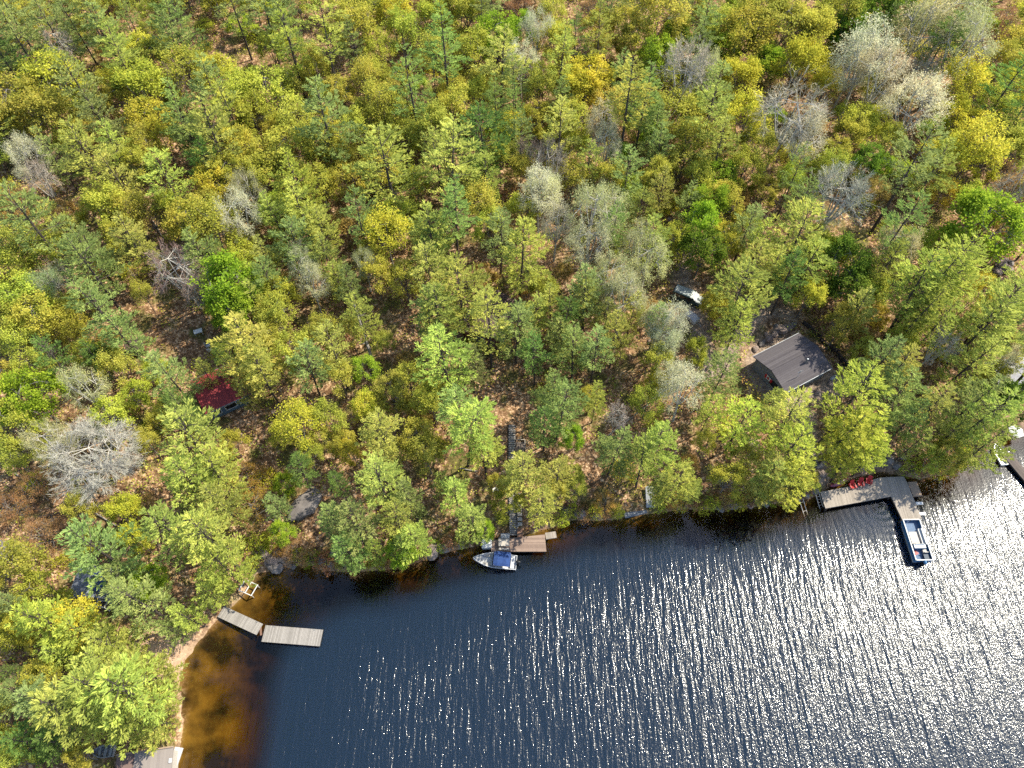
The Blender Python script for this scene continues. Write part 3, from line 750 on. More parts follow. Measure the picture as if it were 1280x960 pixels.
TONE = {'Y1': (.40, .405, .06), 'Y2': (.34, .41, .05), 'Y3': (.34, .24, .07), 'P1': (.38, .41, .09), 'P2': (.26, .315, .095), 'P3': (.155, .23, .055), 'P4': (.38, .42, .07), 'T1': (.35, .39, .075), 'T2': (.20, .27, .07),
        'M1': (.40, .395, .065), 'M2': (.50, .48, .06), 'L1': (.27, .38, .035), 'L2': (.14, .22, .03), 'O1': (.34, .19, .085), 'O2': (.40, .27, .06), 'S1': (.44, .44, .05), 'S2': (.32, .37, .04), 'S3': (.30, .17, .08),
        'B1': (.42, .36, .275), 'B2': (.31, .235, .18), 'G1': (.50, .49, .30), 'G2': (.42, .43, .20), 'W1': (.36, .345, .28)}
KIND = {'Y': ('sapling', 'sapling', 'leafy saplings between the tall trees'), 'P': ('pine_tree', 'pine', 'pines of the lakeside forest'), 'T': ('tall_pine_tree', 'pine', 'tall pines with bare lower trunks'),
        'M': ('broadleaf_tree', 'tree', 'broadleaf trees in new spring leaf'), 'L': ('green_broadleaf_tree', 'tree', 'bright green broadleaf trees'),
        'O': ('budding_tree', 'tree', 'rust coloured budding trees'), 'B': ('bare_tree', 'tree', 'leafless grey trees'),
        'G': ('silvery_tree', 'tree', 'silvery poplars coming into leaf'), 'W': ('bare_tree', 'tree', 'leafless grey trees'), 'S': ('shrub', 'shrub', 'shrubs of the forest floor')}
LOOK = {'P4': 'yellow-green pine', 'Y1': 'olive-yellow sapling', 'Y2': 'fresh green sapling', 'Y3': 'bronze-leaved sapling', 'S1': 'olive-yellow shrub', 'S2': 'green shrub', 'S3': 'rusty brown shrub', 'P1': 'light green pine', 'P2': 'blue-green pine', 'P3': 'dark green pine', 'T1': 'tall light green bare-trunked pine', 'T2': 'tall dark bare-trunked pine',
        'M1': 'olive-yellow spring tree', 'M2': 'bright yellow spring tree', 'L1': 'lime green leafy tree', 'L2': 'deep green leafy tree', 'O1': 'rust-orange budding tree',
        'O2': 'golden-brown budding tree', 'B1': 'leafless pale grey tree', 'B2': 'leafless purplish grey tree', 'G1': 'silvery white poplar', 'G2': 'grey-green hazy poplar', 'W1': 'wide white-twigged bare tree'}

ITEMS = []       # (root, code, px, py) of every tree and shrub, labelled at the end
PLACED = []
def place(code, x, y, z, Rw, hs, rng):
    k = code[0]
    forms = FORMS[k]
    i = int(rng.integers(len(forms)))
    trm, crm, H, R = forms[i]
    name, cat, grp = KIND[k]
    root = bpy.data.objects.new(name, None); root.empty_display_size = .5
    COL.objects.link(root)
    root.location = (x, y, z - .05)
    root.rotation_euler = (rng.normal(0, .03), rng.normal(0, .03), rng.uniform(0, 6.28))
    s = Rw / R
    root.scale = (s, s, hs)
    root['category'] = cat; root['group'] = grp
    c = np.array(TONE[code]) * rng.uniform(.82, 1.18) * (1 + rng.normal(0, .045, 3))
    for nm, me in ((('stems' if k == 'S' else 'trunk'), trm), (('foliage' if k == 'S' else 'crown'), crm)):
        o = bpy.data.objects.new(nm, me); COL.objects.link(o); o.parent = root
        o.color = (*np.clip(c, 0, 1), 1)
    return root

trng = np.random.default_rng(5)
for code, lst in TREES.items():
    for (px, py, r) in lst:
        k = code[0]
        # world size from the size in the photograph
        x, y, z = at(px, py, 8.0)
        m = mpp(x, y, z + 8)
        Rw = r * m * (1.20 if k in 'PT' else 1.32 if k == 'G' else 1.2) * (1.10 if py < 420 and k in 'MLP' else 1.0)
        if k == 'P': Ht = min(max(3.1 * Rw + 5.0, 6), 20)
        elif k == 'T': Ht = min(max(3.4 * Rw + 9, 17), 24)
        elif k in 'GB': Ht = min(max(2.6 * Rw + 5.0, 7), 17)
        elif k == 'W': Ht = 11
        elif k == 'O': Ht = min(max(1.7 * Rw, 2.5), 7)
        else: Ht = min(max(2.1 * Rw + 3.6, 4), 14)
        trm, crm, H, R = FORMS[k][0]
        cz = Ht * {'P': .60, 'T': .72, 'M': .62, 'L': .55, 'O': .5, 'B': .62, 'G': .64, 'W': .6}[k]
        x, y, z = at(px, py, cz)
        if shore_dist([[x, y]])[0] < .3:
            # crown overhangs the lake: step the foot back onto the bank
            for _ in range(40):
                g = np.array([shore_dist([[x + .5, y]])[0] - shore_dist([[x - .5, y]])[0], shore_dist([[x, y + .5]])[0] - shore_dist([[x, y - .5]])[0]])
                x, y = np.array([x, y]) + .3 * g / (np.linalg.norm(g) + 1e-6)
                if shore_dist([[x, y]])[0] > .4: break
            z = H1(x, y)
        root = place(code, x, y, z, Rw, Ht / H, trng)
        ITEMS.append((root, code, px, py, Rw)); PLACED.append((x, y, Rw))

# ------------------------------------------------------------------ understorey shrubs between the trees, and the undergrowth
CLEAR_XY = [(*at(px, py)[:2], r * .115 * (1 + (600 - py) * .0006)) for (px, py, r) in CLEAR if r > 0]
PATH_SEG = [(at(*a), at(*b)) for pl in PATHS for a, b in zip(pl[:-1], pl[1:])]
def open_ground(P):
    ok = np.ones(len(P), bool)
    for cx, cy, r in CLEAR_XY: ok &= np.hypot(P[:, 0] - cx, P[:, 1] - cy) > r
    for a, b in PATH_SEG: ok &= seg_dist(P, a, b) > 1.3
    return ok

SHORE_SHRUBS = [(338, 678), (352, 686), (372, 698), (388, 700), (408, 706), (428, 708), (446, 710), (462, 708), (478, 708), (494, 704), (508, 702), (522, 697), (534, 692), (548, 684), (562, 680), (578, 676), (592, 672),
                (702, 650), (716, 641), (730, 644), (744, 645), (758, 643), (770, 640), (822, 634), (836, 632), (850, 632), (864, 630), (878, 632), (892, 632), (906, 630), (920, 629), (934, 627), (948, 625), (962, 623), (976, 622), (990, 620),
                (1004, 616), (1016, 610), (1142, 588), (1156, 590), (1170, 588), (1184, 585), (1198, 580), (1212, 571), (1226, 560), (318, 706)]
for i, (px, py) in enumerate(SHORE_SHRUBS):
    x, y, z = at(px, py - 3, .8)
    code = ['S1', 'S3', 'S1', 'S2', 'S3'][i % 5]; Rw = trng.uniform(.9, 1.7)
    root = place(code, x, y, max(z, .1), Rw, trng.uniform(1.1, 2.2) / 1.8, trng); ITEMS.append((root, code, px, py, Rw))
TP = np.array(PLACED)
cand = np.column_stack([trng.uniform(-125, 150, 9000), trng.uniform(4, 172, 9000)])
uu = cand[:, 0] / (cand[:, 1] * CP + (CAM_H - 8) * SP) * FPX + 640
cand = cand[(uu > -15) & (uu < 1295)]
sd_ = shore_dist(cand)
cand = cand[(sd_ > 1.0) & open_ground(cand)]
keep = []
for p in cand:
    if len(keep) >= 240: break
    d = np.hypot(TP[:, 0] - p[0], TP[:, 1] - p[1])
    if (d < TP[:, 2] * .55).any(): continue
    if keep and np.min(np.hypot(*(np.array(keep) - p).T)) < 3.0: continue
    keep.append(p)
for p in keep:
    z = H1(*p)
    code = trng.choice(['S1', 'S1', 'S1', 'S2', 'S3'])
    Rw = trng.uniform(1.6, 2.8) if p[1] > 75 else trng.uniform(1.1, 2.1); hh = trng.uniform(1.3, 2.8)
    root = place(code, p[0], p[1], z, Rw, hh / 1.8, trng)
    yc = p[1] * CP - (z + 1 - CAM_H) * SP
    px = 640 + FPX * p[0] / yc; py = 480 - FPX * (p[1] * SP + (z + 1 - CAM_H) * CP) / yc
    ITEMS.append((root, code, px, py, Rw))
fill = np.column_stack([trng.uniform(-140, 165, 9000), trng.uniform(30, 178, 9000)])
uu = fill[:, 0] / (fill[:, 1] * CP + (CAM_H - 12) * SP) * FPX + 640
fill = fill[(uu > -40) & (uu < 1330)]
fill = fill[(shore_dist(fill) > 9) & open_ground(fill)]
got = 0
for p in fill:
    if got >= 118: break
    A_ = np.array(PLACED)
    if (np.hypot(A_[:, 0] - p[0], A_[:, 1] - p[1]) < A_[:, 2] * .75 + 1.2).any(): continue
    code = ['M1', 'M1', 'P1', 'M1', 'M2', 'P2'][got % 6]
    Rw = trng.uniform(2.2, 3.6); z = H1(*p); k = code[0]
    Ht = (3.1 * Rw + 5) if k == 'P' else (2.1 * Rw + 3.6)
    root = place(code, p[0], p[1], z, Rw, Ht / FORMS[k][0][2], trng)
    zc = z + Ht * .6; yc = p[1] * CP - (zc - CAM_H) * SP
    ITEMS.append((root, code, 640 + FPX * p[0] / yc, 480 - FPX * (p[1] * SP + (zc - CAM_H) * CP) / yc, Rw)); PLACED.append((p[0], p[1], Rw)); got += 1
for (px, py, code, Rw, Ht) in [(1113, 424, 'T1', 3.4, 19), (1096, 436, 'T1', 3.0, 17), (1128, 455, 'T1', 2.8, 16), (1252, 498, 'T1', 3.6, 18)]:
    x, y, z = at(px, py)
    root = place(code, x, y, z, Rw, Ht / 21, trng); zc = z + Ht * .72; yc = y * CP - (zc - CAM_H) * SP
    ITEMS.append((root, code, 640 + FPX * x / yc, 480 - FPX * (y * SP + (zc - CAM_H) * CP) / yc, Rw)); PLACED.append((x, y, Rw))
TP = np.array(PLACED)
cand2 = np.column_stack([trng.uniform(-125, 150, 12000), trng.uniform(4, 175, 12000)])
uu = cand2[:, 0] / (cand2[:, 1] * CP + (CAM_H - 8) * SP) * FPX + 640
cand2 = cand2[(uu > -25) & (uu < 1310)]
cand2 = cand2[(shore_dist(cand2) > 3.0) & open_ground(cand2)]
TPl = np.column_stack([TP, ]); new = []
for p in cand2:
    if len(new) >= 285: break
    d = np.hypot(TP[:, 0] - p[0], TP[:, 1] - p[1])
    if (d < TP[:, 2] * .62 + .6).any(): continue
    if new and np.min(np.hypot(*(np.array(new) - p).T)) < 3.4: continue
    new.append(p)
for p in new:
    code = trng.choice(['Y1', 'Y1', 'Y1', 'Y2', 'Y3'])
    Rw = trng.uniform(1.9, 3.2) if p[1] > 75 else trng.uniform(1.4, 2.4); hh = 1.2 + Rw * trng.uniform(1.6, 2.4); z = H1(*p)
    root = place(code, p[0], p[1], z, Rw, hh / 11, trng)
    yc = p[1] * CP - (z + 3 - CAM_H) * SP
    px = 640 + FPX * p[0] / yc; py = 480 - FPX * (p[1] * SP + (z + 3 - CAM_H) * CP) / yc
    ITEMS.append((root, code, px, py, Rw))
print('shrubs', len(keep), 'trees', len(PLACED), {k: len(v) for k, v in TREES.items()})

def scatter_mesh(name, n, seed, colours, size, hgt, clump):
    r = np.random.default_rng(seed); lf = Leafs()
    P = np.column_stack([r.uniform(-135, 160, n * 3), r.uniform(4, 200, n * 3)])
    P = P[(np.abs(P[:, 0]) < 75 + P[:, 1] * .62)]
    dens = .5 + .5 * np.sin(P[:, 0] * .21 + 1.1 * np.sin(P[:, 1] * .13)) * np.cos(P[:, 1] * .19 + P[:, 0] * .05)
    P = P[r.uniform(0, 1, len(P)) < .25 + .75 * dens]
    P = P[(shore_dist(P) > .6) & open_ground(P)][:n]
    Z = height(P); n = len(P); cols = []
    ci = r.integers(len(colours), size=n)
    for k in range(clump):
        o = np.column_stack([P + r.normal(0, .38, (n, 2)), Z + r.uniform(0, 1, n) * hgt])
        dd = r.normal(0, 1, (n, 3)) * np.array([1, 1, .5]); nn = r.normal(0, .5, (n, 3)) + np.array([0, 0, 1])
        lf.blades(o, dd, nn, r.uniform(.6, 1.3, n) * size, r.uniform(.5, .9, n) * size, r.uniform(0, 1, n))
        cols.append(np.repeat(np.array(colours)[ci] * r.uniform(.7, 1.25, (n, 1)), 4, 0))
    m, nt, out = mat(name)
    ca = N(nt, 'ShaderNodeAttribute', _attribute_name='shade')
    d = nt.nodes.new('ShaderNodeBsdfDiffuse'); t = nt.nodes.new('ShaderNodeBsdfTranslucent'); mx = nt.nodes.new('ShaderNodeMixShader'); mx.inputs[0].default_value = .3
    nt.links.new(ca.outputs['Color'], d.inputs['Color']); nt.links.new(ca.outputs['Color'], t.inputs['Color'])
    nt.links.new(d.outputs[0], mx.inputs[1]); nt.links.new(t.outputs[0], mx.inputs[2]); nt.links.new(mx.outputs[0], out.inputs['Surface'])
    me = lf.mesh(name, m)
    C = np.concatenate(cols); a = me.attributes.new('shade', 'FLOAT_COLOR', 'POINT')
    a.data.foreach_set('color', np.column_stack([C, np.ones(len(C))]).astype('f').ravel())
    o = bpy.data.objects.new(name, me); COL.objects.link(o); o['kind'] = 'stuff'
    return o
scatter_mesh('undergrowth', 26000, 91, [(.42, .41, .05), (.34, .37, .05), (.40, .32, .08), (.30, .17, .06), (.25, .31, .05)], .26, 1.3, 9)
# ------------------------------------------------------------------ docks, boats, houses and the small things around them
def frame2(a, b):
    """angle and length of a -> b"""
    d = np.array(b) - np.array(a)
    return math.atan2(d[1], d[0]), float(np.hypot(*d))

def quad_px(pts, z):
    return [W(px, py, z) for px, py in pts]

def rect_from(P):
    """centre, length, width and angle of a four-cornered outline (first side = length)"""
    P = [np.array(p) for p in P]
    c = sum(P) / 4
    a = (P[1] - P[0] + P[2] - P[3]) / 2; b = (P[3] - P[0] + P[2] - P[1]) / 2
    return c, float(np.hypot(*a)), float(np.hypot(*b)), math.atan2(a[1], a[0])

def dock_section(name, px, z, deckmat, framemat, label, cat='dock', floats=True, cleats=2):
    c, L, Wd, rz = rect_from(quad_px(px, z))
    t = thing(name, (c[0], c[1], z - .45), label, cat, rz)
    MB().box((0, 0, .42), (L, Wd, .06)).build('deck', deckmat, t)
    f = MB()
    for s in (-1, 1): f.box((0, s * (Wd / 2 - .04), .295), (L - .01, .08, .18))
    for s in (-1, 1): f.box((s * (L / 2 - .045), 0, .295), (.08, Wd - .17, .178))
    f.build('frame', framemat, t)
    if floats:
        for x in np.linspace(-L / 2 + .7, L / 2 - .7, max(2, int(L / 2.4))):
            MB().box((x, 0, .04), (1.0, Wd * .8, .33)).build('float', 'black', t)
    for i in range(cleats):
        MB().box(((i - .5) * L * .7, Wd / 2 - .12, .48), (.22, .05, .06)).build('cleat', 'steel', t)
    return t

# --- floating dock in the left cove, two sections and the white rack on the bank
dock_section('floating_dock', [(331.5, 781.5), (403, 787), (400.5, 808), (327, 802)], .45, 'dock_grey', 'wood_dark', 'long grey floating dock section farthest out in the left cove')
dock_section('floating_dock', [(281.5, 759), (328.5, 779), (320.5, 794.5), (270.5, 769.5)], .45, 'dock_grey', 'wood_dark', 'grey dock section leading from the cove bank to the floating dock')
t = thing('bridge_plank', (*W(326, 787, .35), .28), 'orange-brown plank bridging the gap of the two grey dock sections', 'plank', rad(-75))
MB().box((0, 0, .10), (1.5, .26, .08)).build('board', 'wood_brown', t); MB().tube([(-.7, 0, .02), (.7, 0, .02)], .04).build('hinge_rod', 'steel', t)
x, y = W(311, 735, .8)
t = thing('canoe_rack', (x, y, max(.0, H1(x, y))), 'small white timber rack standing at the edge of the cove', 'rack', rad(-22))
f = MB()
for yy in (-.75, .75): f.box((0, yy, .95), (2.0, .10, .10))
for xx in (-.95, 0, .95): f.box((xx, 0, 1.02), (.12, 1.6, .06))
f.build('top_rails', 'white', t)
for xx in (-.9, .9):
    for yy in (-.7, .7): MB().box((xx, yy, .2), (.1, .1, 1.5)).build('leg', 'wood_pale', t)

# --- main dock in the middle of the shore
Z = .75
P = quad_px([(614, 675), (681, 668), (683, 689.5), (614, 689.5)], Z)
t = thing('wooden_dock', (*(sum(P) / 4), 0), 'reddish plank dock beside the boat with the blue canopy', 'dock')
loc = local(t.location, 0, P)
MB().prism(loc, Z - .08, Z).build('deck', 'dock_tan', t)
f = MB()
for i in range(4):
    a, b = np.array(loc[i]), np.array(loc[(i + 1) % 4]); an, L = frame2(a, b); m_ = (a + b) / 2 * .985
    f.box((*m_, Z - .19), (L - .15, .07, .21), an)
f.build('frame', 'wood_dark', t)
for q in loc + [((loc[0][0] + loc[1][0]) / 2, loc[0][1]), ((loc[2][0] + loc[3][0]) / 2, loc[2][1])]:
    MB().tube([(q[0] * .94, q[1] * .86, -2.2), (q[0] * .94, q[1] * .86, Z - .09)], .10, 8).build('pile', 'wood_dark', t)
t = dock_section('swim_step', [(681.5, 666), (695, 664), (695.5, 672), (682.5, 674)], .6, 'dock_pale', 'wood_tan', 'small pale side platform off the right end of the reddish dock', 'platform', False, 0)
x, y = W(608.5, 679, 1.1)
t = thing('dock_box', (x, y, .30), 'pale grey-white storage box standing left of the reddish dock', 'storage box', rad(2))
MB().box((0, 0, .3), (1.25, 1.25, .75)).build('box_body', 'hull_grey', t); MB().box((0, .02, .70), (1.35, 1.35, .06)).build('lid', 'white', t)
MB().box((0, -.69, .62), (.2, .04, .06)).build('latch', 'steel', t)
x, y = W(631.5, 670.5, 1.1)
t = thing('cooler_box', (x, y, Z), 'grey lidded chest behind the picnic bench on the reddish dock', 'chest', rad(0))
MB().box((0, 0, .26), (1.1, .62, .5)).build('box_body', 'wood_pale', t); MB().box((0, 0, .54), (1.18, .7, .06)).build('lid', 'hull_grey', t)
x, y = W(630, 680, 1.4)
t = thing('picnic_table', (x, y, Z), 'cream picnic table with one bench on the reddish dock', 'picnic table', 0)
MB().box((0, .15, .74), (1.45, .95, .05)).build('table_top', 'wood_pale', t)
MB().box((0, -.62, .45), (1.45, .28, .05)).build('bench', 'wood_pale', t); MB().box((0, .86, .45), (1.45, .24, .05)).build('bench', 'wood_pale', t)
for xx in (-.55, .55):
    f = MB(); f.box((xx, .13, .42), (.07, 1.75, .06)).box((xx, -.3, .35), (.06, .08, .78), rx=.3).box((xx, .58, .35), (.06, .08, .78), rx=-.3); f.build('leg', 'wood_tan', t)
x, y = W(650, 666, 1.3)
t = thing('landing_step', (x, y, Z), 'reddish-brown landing box at the foot of the dock stairs', 'step', 0)
MB().box((0, 0, .48), (.72, 1.25, .06)).build('top', 'wood_brown', t)
for xx in (-.3, .3): MB().box((xx, 0, .225), (.08, 1.1, .45)).build('side_panel', 'wood_dark', t)

def stair(name, pa, pb, width, label, cat, treads, tread_mat, side_mat, rails=False, lift=.25):
    a, b = at(*pa), at(*pb)
    a = (a[0], a[1], max(a[2], 0.5)); b = (b[0], b[1], max(b[2], .5))
    L = math.hypot(b[0] - a[0], b[1] - a[1]); an = math.atan2(b[1] - a[1], b[0] - a[0])
    t = thing(name, (a[0], a[1], a[2]), label, cat, an)
    f = MB(); n = treads
    prof = []
    for i in range(n):
        s = (i + .5) / n
        gx, gy = a[0] + (b[0] - a[0]) * s, a[1] + (b[1] - a[1]) * s
        zz = max(H1(gx, gy), a[2] + (b[2] - a[2]) * s) - a[2] + lift
        prof.append((s * L, zz)); f.box((s * L, 0, zz), (L / n * .86, width, .05))
    f.build('treads', tread_mat, t)
    for sd in (-1, 1):
        g = MB()
        for (s0, z0), (s1, z1) in zip(prof[:-1], prof[1:]):
            g.box(((s0 + s1) / 2, sd * (width / 2 + .045), (z0 + z1) / 2 - .08), (math.hypot(s1 - s0, z1 - z0) + .03, .07, .2), ry=-math.atan2(z1 - z0, s1 - s0))
        g.build('stringer', side_mat, t)
    for s, zz in prof[::max(3, n // 6)]:
        for sd in (-1, 1): MB().box((s, sd * (width / 2 + .13), zz - .35), (.09, .09, 1.1 if not rails else 2.3)).build('post', side_mat, t)
    return t
stair('wooden_stairs', (642.5, 672), (641.5, 612), .95, 'grey plank stairway climbing the bank from the reddish dock', 'stairs', 24, 'dock_grey', 'wood_pale')
stair('ladder_frame', (650, 660), (649, 618), .62, 'open timber frame with pale rungs beside the grey dock stairway', 'frame', 7, 'wood_pale', 'wood_dark', lift=.6)
stair('upper_stairs', (640, 577), (640, 532), .95, 'dark grey upper stairway on the slope above the shore pines', 'stairs', 16, 'dock_grey', 'wood_dark', True)
x, y, z = at(650, 557, .8)
t = thing('landing_platform', (x, y, z), 'small railed landing beside the dark grey upper stairway', 'platform', 0)
MB().box((0, 0, .45), (1.5, 1.5, .07)).build('deck', 'deck_dark', t)
for xx in (-.7, .7):
    for yy in (-.7, .7): MB().box((xx, yy, .4), (.09, .09, 1.8)).build('post', 'wood_dark', t)
f = MB(); f.box((.7, 0, 1.28), (.07, 1.4, .05)).box((0, .7, 1.28), (1.32, .07, .05)); f.build('rail', 'wood_pale', t)
x, y, z = at(619.5, 613, 1.2)
t = thing('satellite_dish', (x, y, z), 'small round white dish on a post left of the dock stairway', 'dish', rad(-60))
rings = [[(r_ * math.cos(k * .5236), r_ * math.sin(k * .5236), 1.25 + .5 * r_ * r_) for k in range(12)] for r_ in (.03, .18, .34, .42)]
rings += [[(r_ * math.cos(k * .5236), r_ * math.sin(k * .5236), 1.22 + .5 * r_ * r_) for k in range(12)] for r_ in (.42, .2, .03)]
MB().loft(rings).build('reflector', 'white', t); MB().tube([(0, 0, 0), (0, 0, 1.25)], .04).build('post', 'steel', t); MB().tube([(.3, 0, 1.3), (.1, 0, 1.62)], .02, 5).box((.1, 0, 1.65), (.1, .1, .1)).build('receiver_arm', 'black', t)

# --- boats
def hull(L, B, D, mat_out, parent, name='hull', bow=.35, transom=.92, floor=.25, mats=None, rim=.09, nose=.03):
    """open boat, bow towards -x: a lofted shell with an inner well"""
    rings = []
    for i in range(15):
        s = i / 14; x = -L / 2 + L * s
        w = B / 2 * (nose + (1 - nose) * min(1, math.sin(min(s / (bow + .18), 1) * math.pi / 2)) ** .85) * (1 - (1 - transom) * max(0, (s - .6) / .4))
        sh = D * (1 + .28 * (1 - s) ** 2); k = -.12 + .22 * (1 - s) ** 4 * D * 2
        wi = max(w - rim, .01); zf = max(floor, k + .06)
        rings.append([(x, -w, sh), (x, -w * .84, .05 + k * .4), (x, 0, k), (x, w * .84, .05 + k * .4), (x, w, sh), (x, wi, sh), (x, wi * .93, zf), (x, -wi * .93, zf), (x, -wi, sh)])
    # solid ends: bow deck cap and transom
    m_ = MB(); n = 9
    vs = [p for r_ in rings for p in r_]
    fs = []
    for i in range(14):
        for k in range(n):
            if i < 1 and k in (5, 6, 7): continue
            fs.append((i * n + k, i * n + (k + 1) % n, (i + 1) * n + (k + 1) % n, (i + 1) * n + k))
    m_.add(vs, fs)
    m_.add([rings[-1][j] for j in (0, 1, 2, 3, 4)], [(0, 1, 2, 3, 4)]); m_.add([rings[0][j] for j in (0, 1, 2, 3, 4)], [(4, 3, 2, 1, 0)])
    x1 = L / 2; w1 = abs(rings[-1][0][1])
    m_.box((x1 - .03, 0, D * .55), (.058, 2 * w1 - .02, D * .86))
    return m_.build(name, mat_out, parent)

a, b = W(591, 697.5, .6), W(646, 703.5, .6)
rz, L = frame2(a, b)
t = thing('motorboat', (*((a + b) / 2), .05), 'white motorboat with blue canopy tied alongside the reddish dock', 'motorboat', rz)
LB = L * .99; BB = 2.15
hull(LB, BB, .62, 'hull_white', t)
xs_ = [-LB / 2 + .12, -LB / 2 + .55, -LB / 2 + 1.05, -LB / 2 + 1.55]
def beam_at(x):
    s = (x + LB / 2) / LB
    return BB / 2 * (.03 + .97 * min(1, math.sin(min(s / .53, 1) * math.pi / 2)) ** .85)
f = MB(); f.loft([[(x, -beam_at(x) + .06, .70), (x, beam_at(x) - .06, .70), (x, beam_at(x) - .06, .76), (x, -beam_at(x) + .06, .76)] for x in xs_[:3]]); f.build('bow_deck', 'hull_grey', t)
for sd in (-1, 1):
    f = MB()
    f.box((-LB * .17, sd * .62, .42), (1.0, .36, .34)); f.build('bow_seat', 'vinyl_tan', t)
f = MB(); f.box((-LB * .055, -.5, .62), (.35, .6, .5)).box((-LB * .055, .5, .62), (.35, .6, .5)); f.build('console', 'hull_grey', t)
f = MB(); f.box((-LB * .03, 0, 1.02), (.05, 1.7, .36), ry=.5); f.build('windshield', 'glass', t)
cx0, cx1 = -.02 * LB, .36 * LB
rings = []
for i in range(9):
    s = i / 8; x = cx0 + (cx1 - cx0) * s; zc = 1.62 + .09 * math.sin(s * math.pi) - .03 * math.cos(s * 12.5)
    rings.append([(x, -1.0, zc - .16), (x, -.7, zc - .02), (x, 0, zc + .06), (x, .7, zc - .02), (x, 1.0, zc - .16), (x, .7, zc - .05), (x, 0, zc + .03), (x, -.7, zc - .05)])
cn = MB().loft(rings).build('canopy', 'blue_canvas', t)
f = MB()
for x in (cx0 + .1, (cx0 + cx1) / 2, cx1 - .1): f.tube([(x, -1.02, .6), (x, -1.0, 1.5), (x, 0, 1.63), (x, 1.0, 1.5), (x, 1.02, .6)], .02, 5)
f.build('canopy_frame', 'steel', t)
f = MB(); f.box((LB * .41, 0, .55), (.5, 1.7, .18)); f.build('stern_seat', 'hull_white', t)
e = MB().box((LB * .5 + .18, 0, .35), (.26, .2, .9)).build('outboard_motor', 'black', t)
MB().ball((LB * .5 + .22, 0, .95), (.36, .22, .26)).build('cowling', 'black', e, True); MB().box((LB * .5 + .25, 0, -.2), (.3, .08, .3)).build('propeller_leg', 'black', e)

P = quad_px([(1128, 651), (1147, 649), (1166, 699), (1143, 704)], .9)
c, wB, lB, _ = rect_from(P)
ax = (P[0] + P[1]) / 2 - (P[2] + P[3]) / 2; rz = math.atan2(ax[1], ax[0]); lB = float(np.hypot(*ax))
t = thing('pontoon_boat', (c[0], c[1], .05), 'long blue and white pontoon boat moored off the right hand dock', 'pontoon boat', rz)
wB = 2.35; lB *= 1.0
for sd in (-1, 1):
    xs_ = np.linspace(-lB / 2 + .1, lB / 2 + .35, 9)
    MB().tube([(x, sd * .82, .12 + (.22 * max(0, (x - lB / 2 + .6) / .9) ** 2)) for x in xs_], [.30] * 7 + [.24, .06], 10).build('pontoon', 'alu', t, True)
MB().box((0, 0, .48), (lB, wB, .10)).build('deck', 'boat_floor', t)
f = MB()
for sd in (-1, 1): f.box((0, sd * (wB / 2 - .03), .86), (lB - .1, .05, .62))
f.box((-lB / 2 + .06, 0, .86), (.05, wB - .13, .62)); f.box((lB / 2 - .06, .62, .86), (.05, .95, .62)); f.box((lB / 2 - .06, -.62, .86), (.05, .95, .62))
f.build('side_panel', 'boat_blue', t)
f = MB()
for sd in (-1, 1): f.box((0, sd * (wB / 2 - .03), 1.20), (lB - .06, .13, .07))
f.box((-lB / 2 + .06, 0, 1.202), (.13, wB - .2, .07)); f.box((lB / 2 - .06, 0, 1.202), (.13, wB - .2, .07)); f.build('rail', 'white', t)
MB().box((lB * .05, .35, .80), (1.7, 1.1, .55), .0).build('seat_cover', 'vinyl_tan', t)
f = MB(); f.box((lB * .08, -.85, .72), (2.3, .42, .38)).box((lB * .08, -1.0, 1.02), (2.3, .12, .35)); f.build('bench_seat', 'white', t)
MB().box((-lB * .17, .1, .95), (.55, 1.55, .78)).build('console', 'boat_blue', t)
MB().box((-lB * .14, .1, 1.40), (.06, 1.2, .26), ry=.5).build('windshield', 'white', t)
f = MB(); f.box((-lB * .27, -.55, .80), (.5, .5, .35)).box((-lB * .31, -.55, 1.1), (.1, .5, .4)); f.build('helm_seat', 'vinyl_tan', t)
f = MB(); f.box((-lB * .40, -.6, .74), (.7, .75, .4)); f.build('stern_seat', 'vinyl_navy', t)
e = MB().box((-lB / 2 - .2, 0, .6), (.35, .32, .9)).build('outboard_motor', 'black', t); MB().ball((-lB / 2 - .24, 0, 1.12), (.32, .22, .25)).build('cowling', 'boat_blue', e, True)
R_ = rot_z(rz)
q = np.array([c[0], c[1], .05]) + R_ @ np.array([-lB * .28, .52, .53])
lj = thing('life_jacket', tuple(q), 'small red life jacket lying on the pontoon boat floor', 'life jacket', rz + .4)
MB().box((0, .12, .06), (.5, .2, .1)).box((0, -.12, .06), (.5, .2, .1)).box((-.18, 0, .062), (.2, .5, .11)).build('foam_panel', 'red', lj); MB().box((.05, 0, .125), (.05, .46, .02)).build('strap', 'black', lj)

# --- right dock: landing deck and pier
Z = .95
P = quad_px([(1025, 615), (1032, 635.5), (1114, 620.5), (1128.5, 651), (1152, 648), (1134, 603), (1129.5, 595.5), (1100, 597), (1062, 608)], Z)
c = sum(P) / len(P)
t = thing('l_shaped_dock', (c[0], c[1], 0), 'grey L-shaped dock carrying the red lawn chairs', 'dock')
loc = local(t.location, 0, P)
MB().prism(loc, Z - .10, Z).build('deck', 'dock_pale', t)
f = MB()
for i in range(len(loc)):
    a, b = np.array(loc[i]), np.array(loc[(i + 1) % len(loc)]); an, L = frame2(a, b)
    nrm = np.array([-math.sin(an), math.cos(an)]); f.box((*((a + b) / 2 + nrm * .07), Z - .26), (L - .2, .08, .31), an)
f.build('fascia', 'wood_dark', t)
for q in loc: MB().tube([(q[0] * .97, q[1] * .97, -2.5), (q[0] * .97, q[1] * .97, Z - .11)], .11, 8).build('pile', 'wood_dark', t)
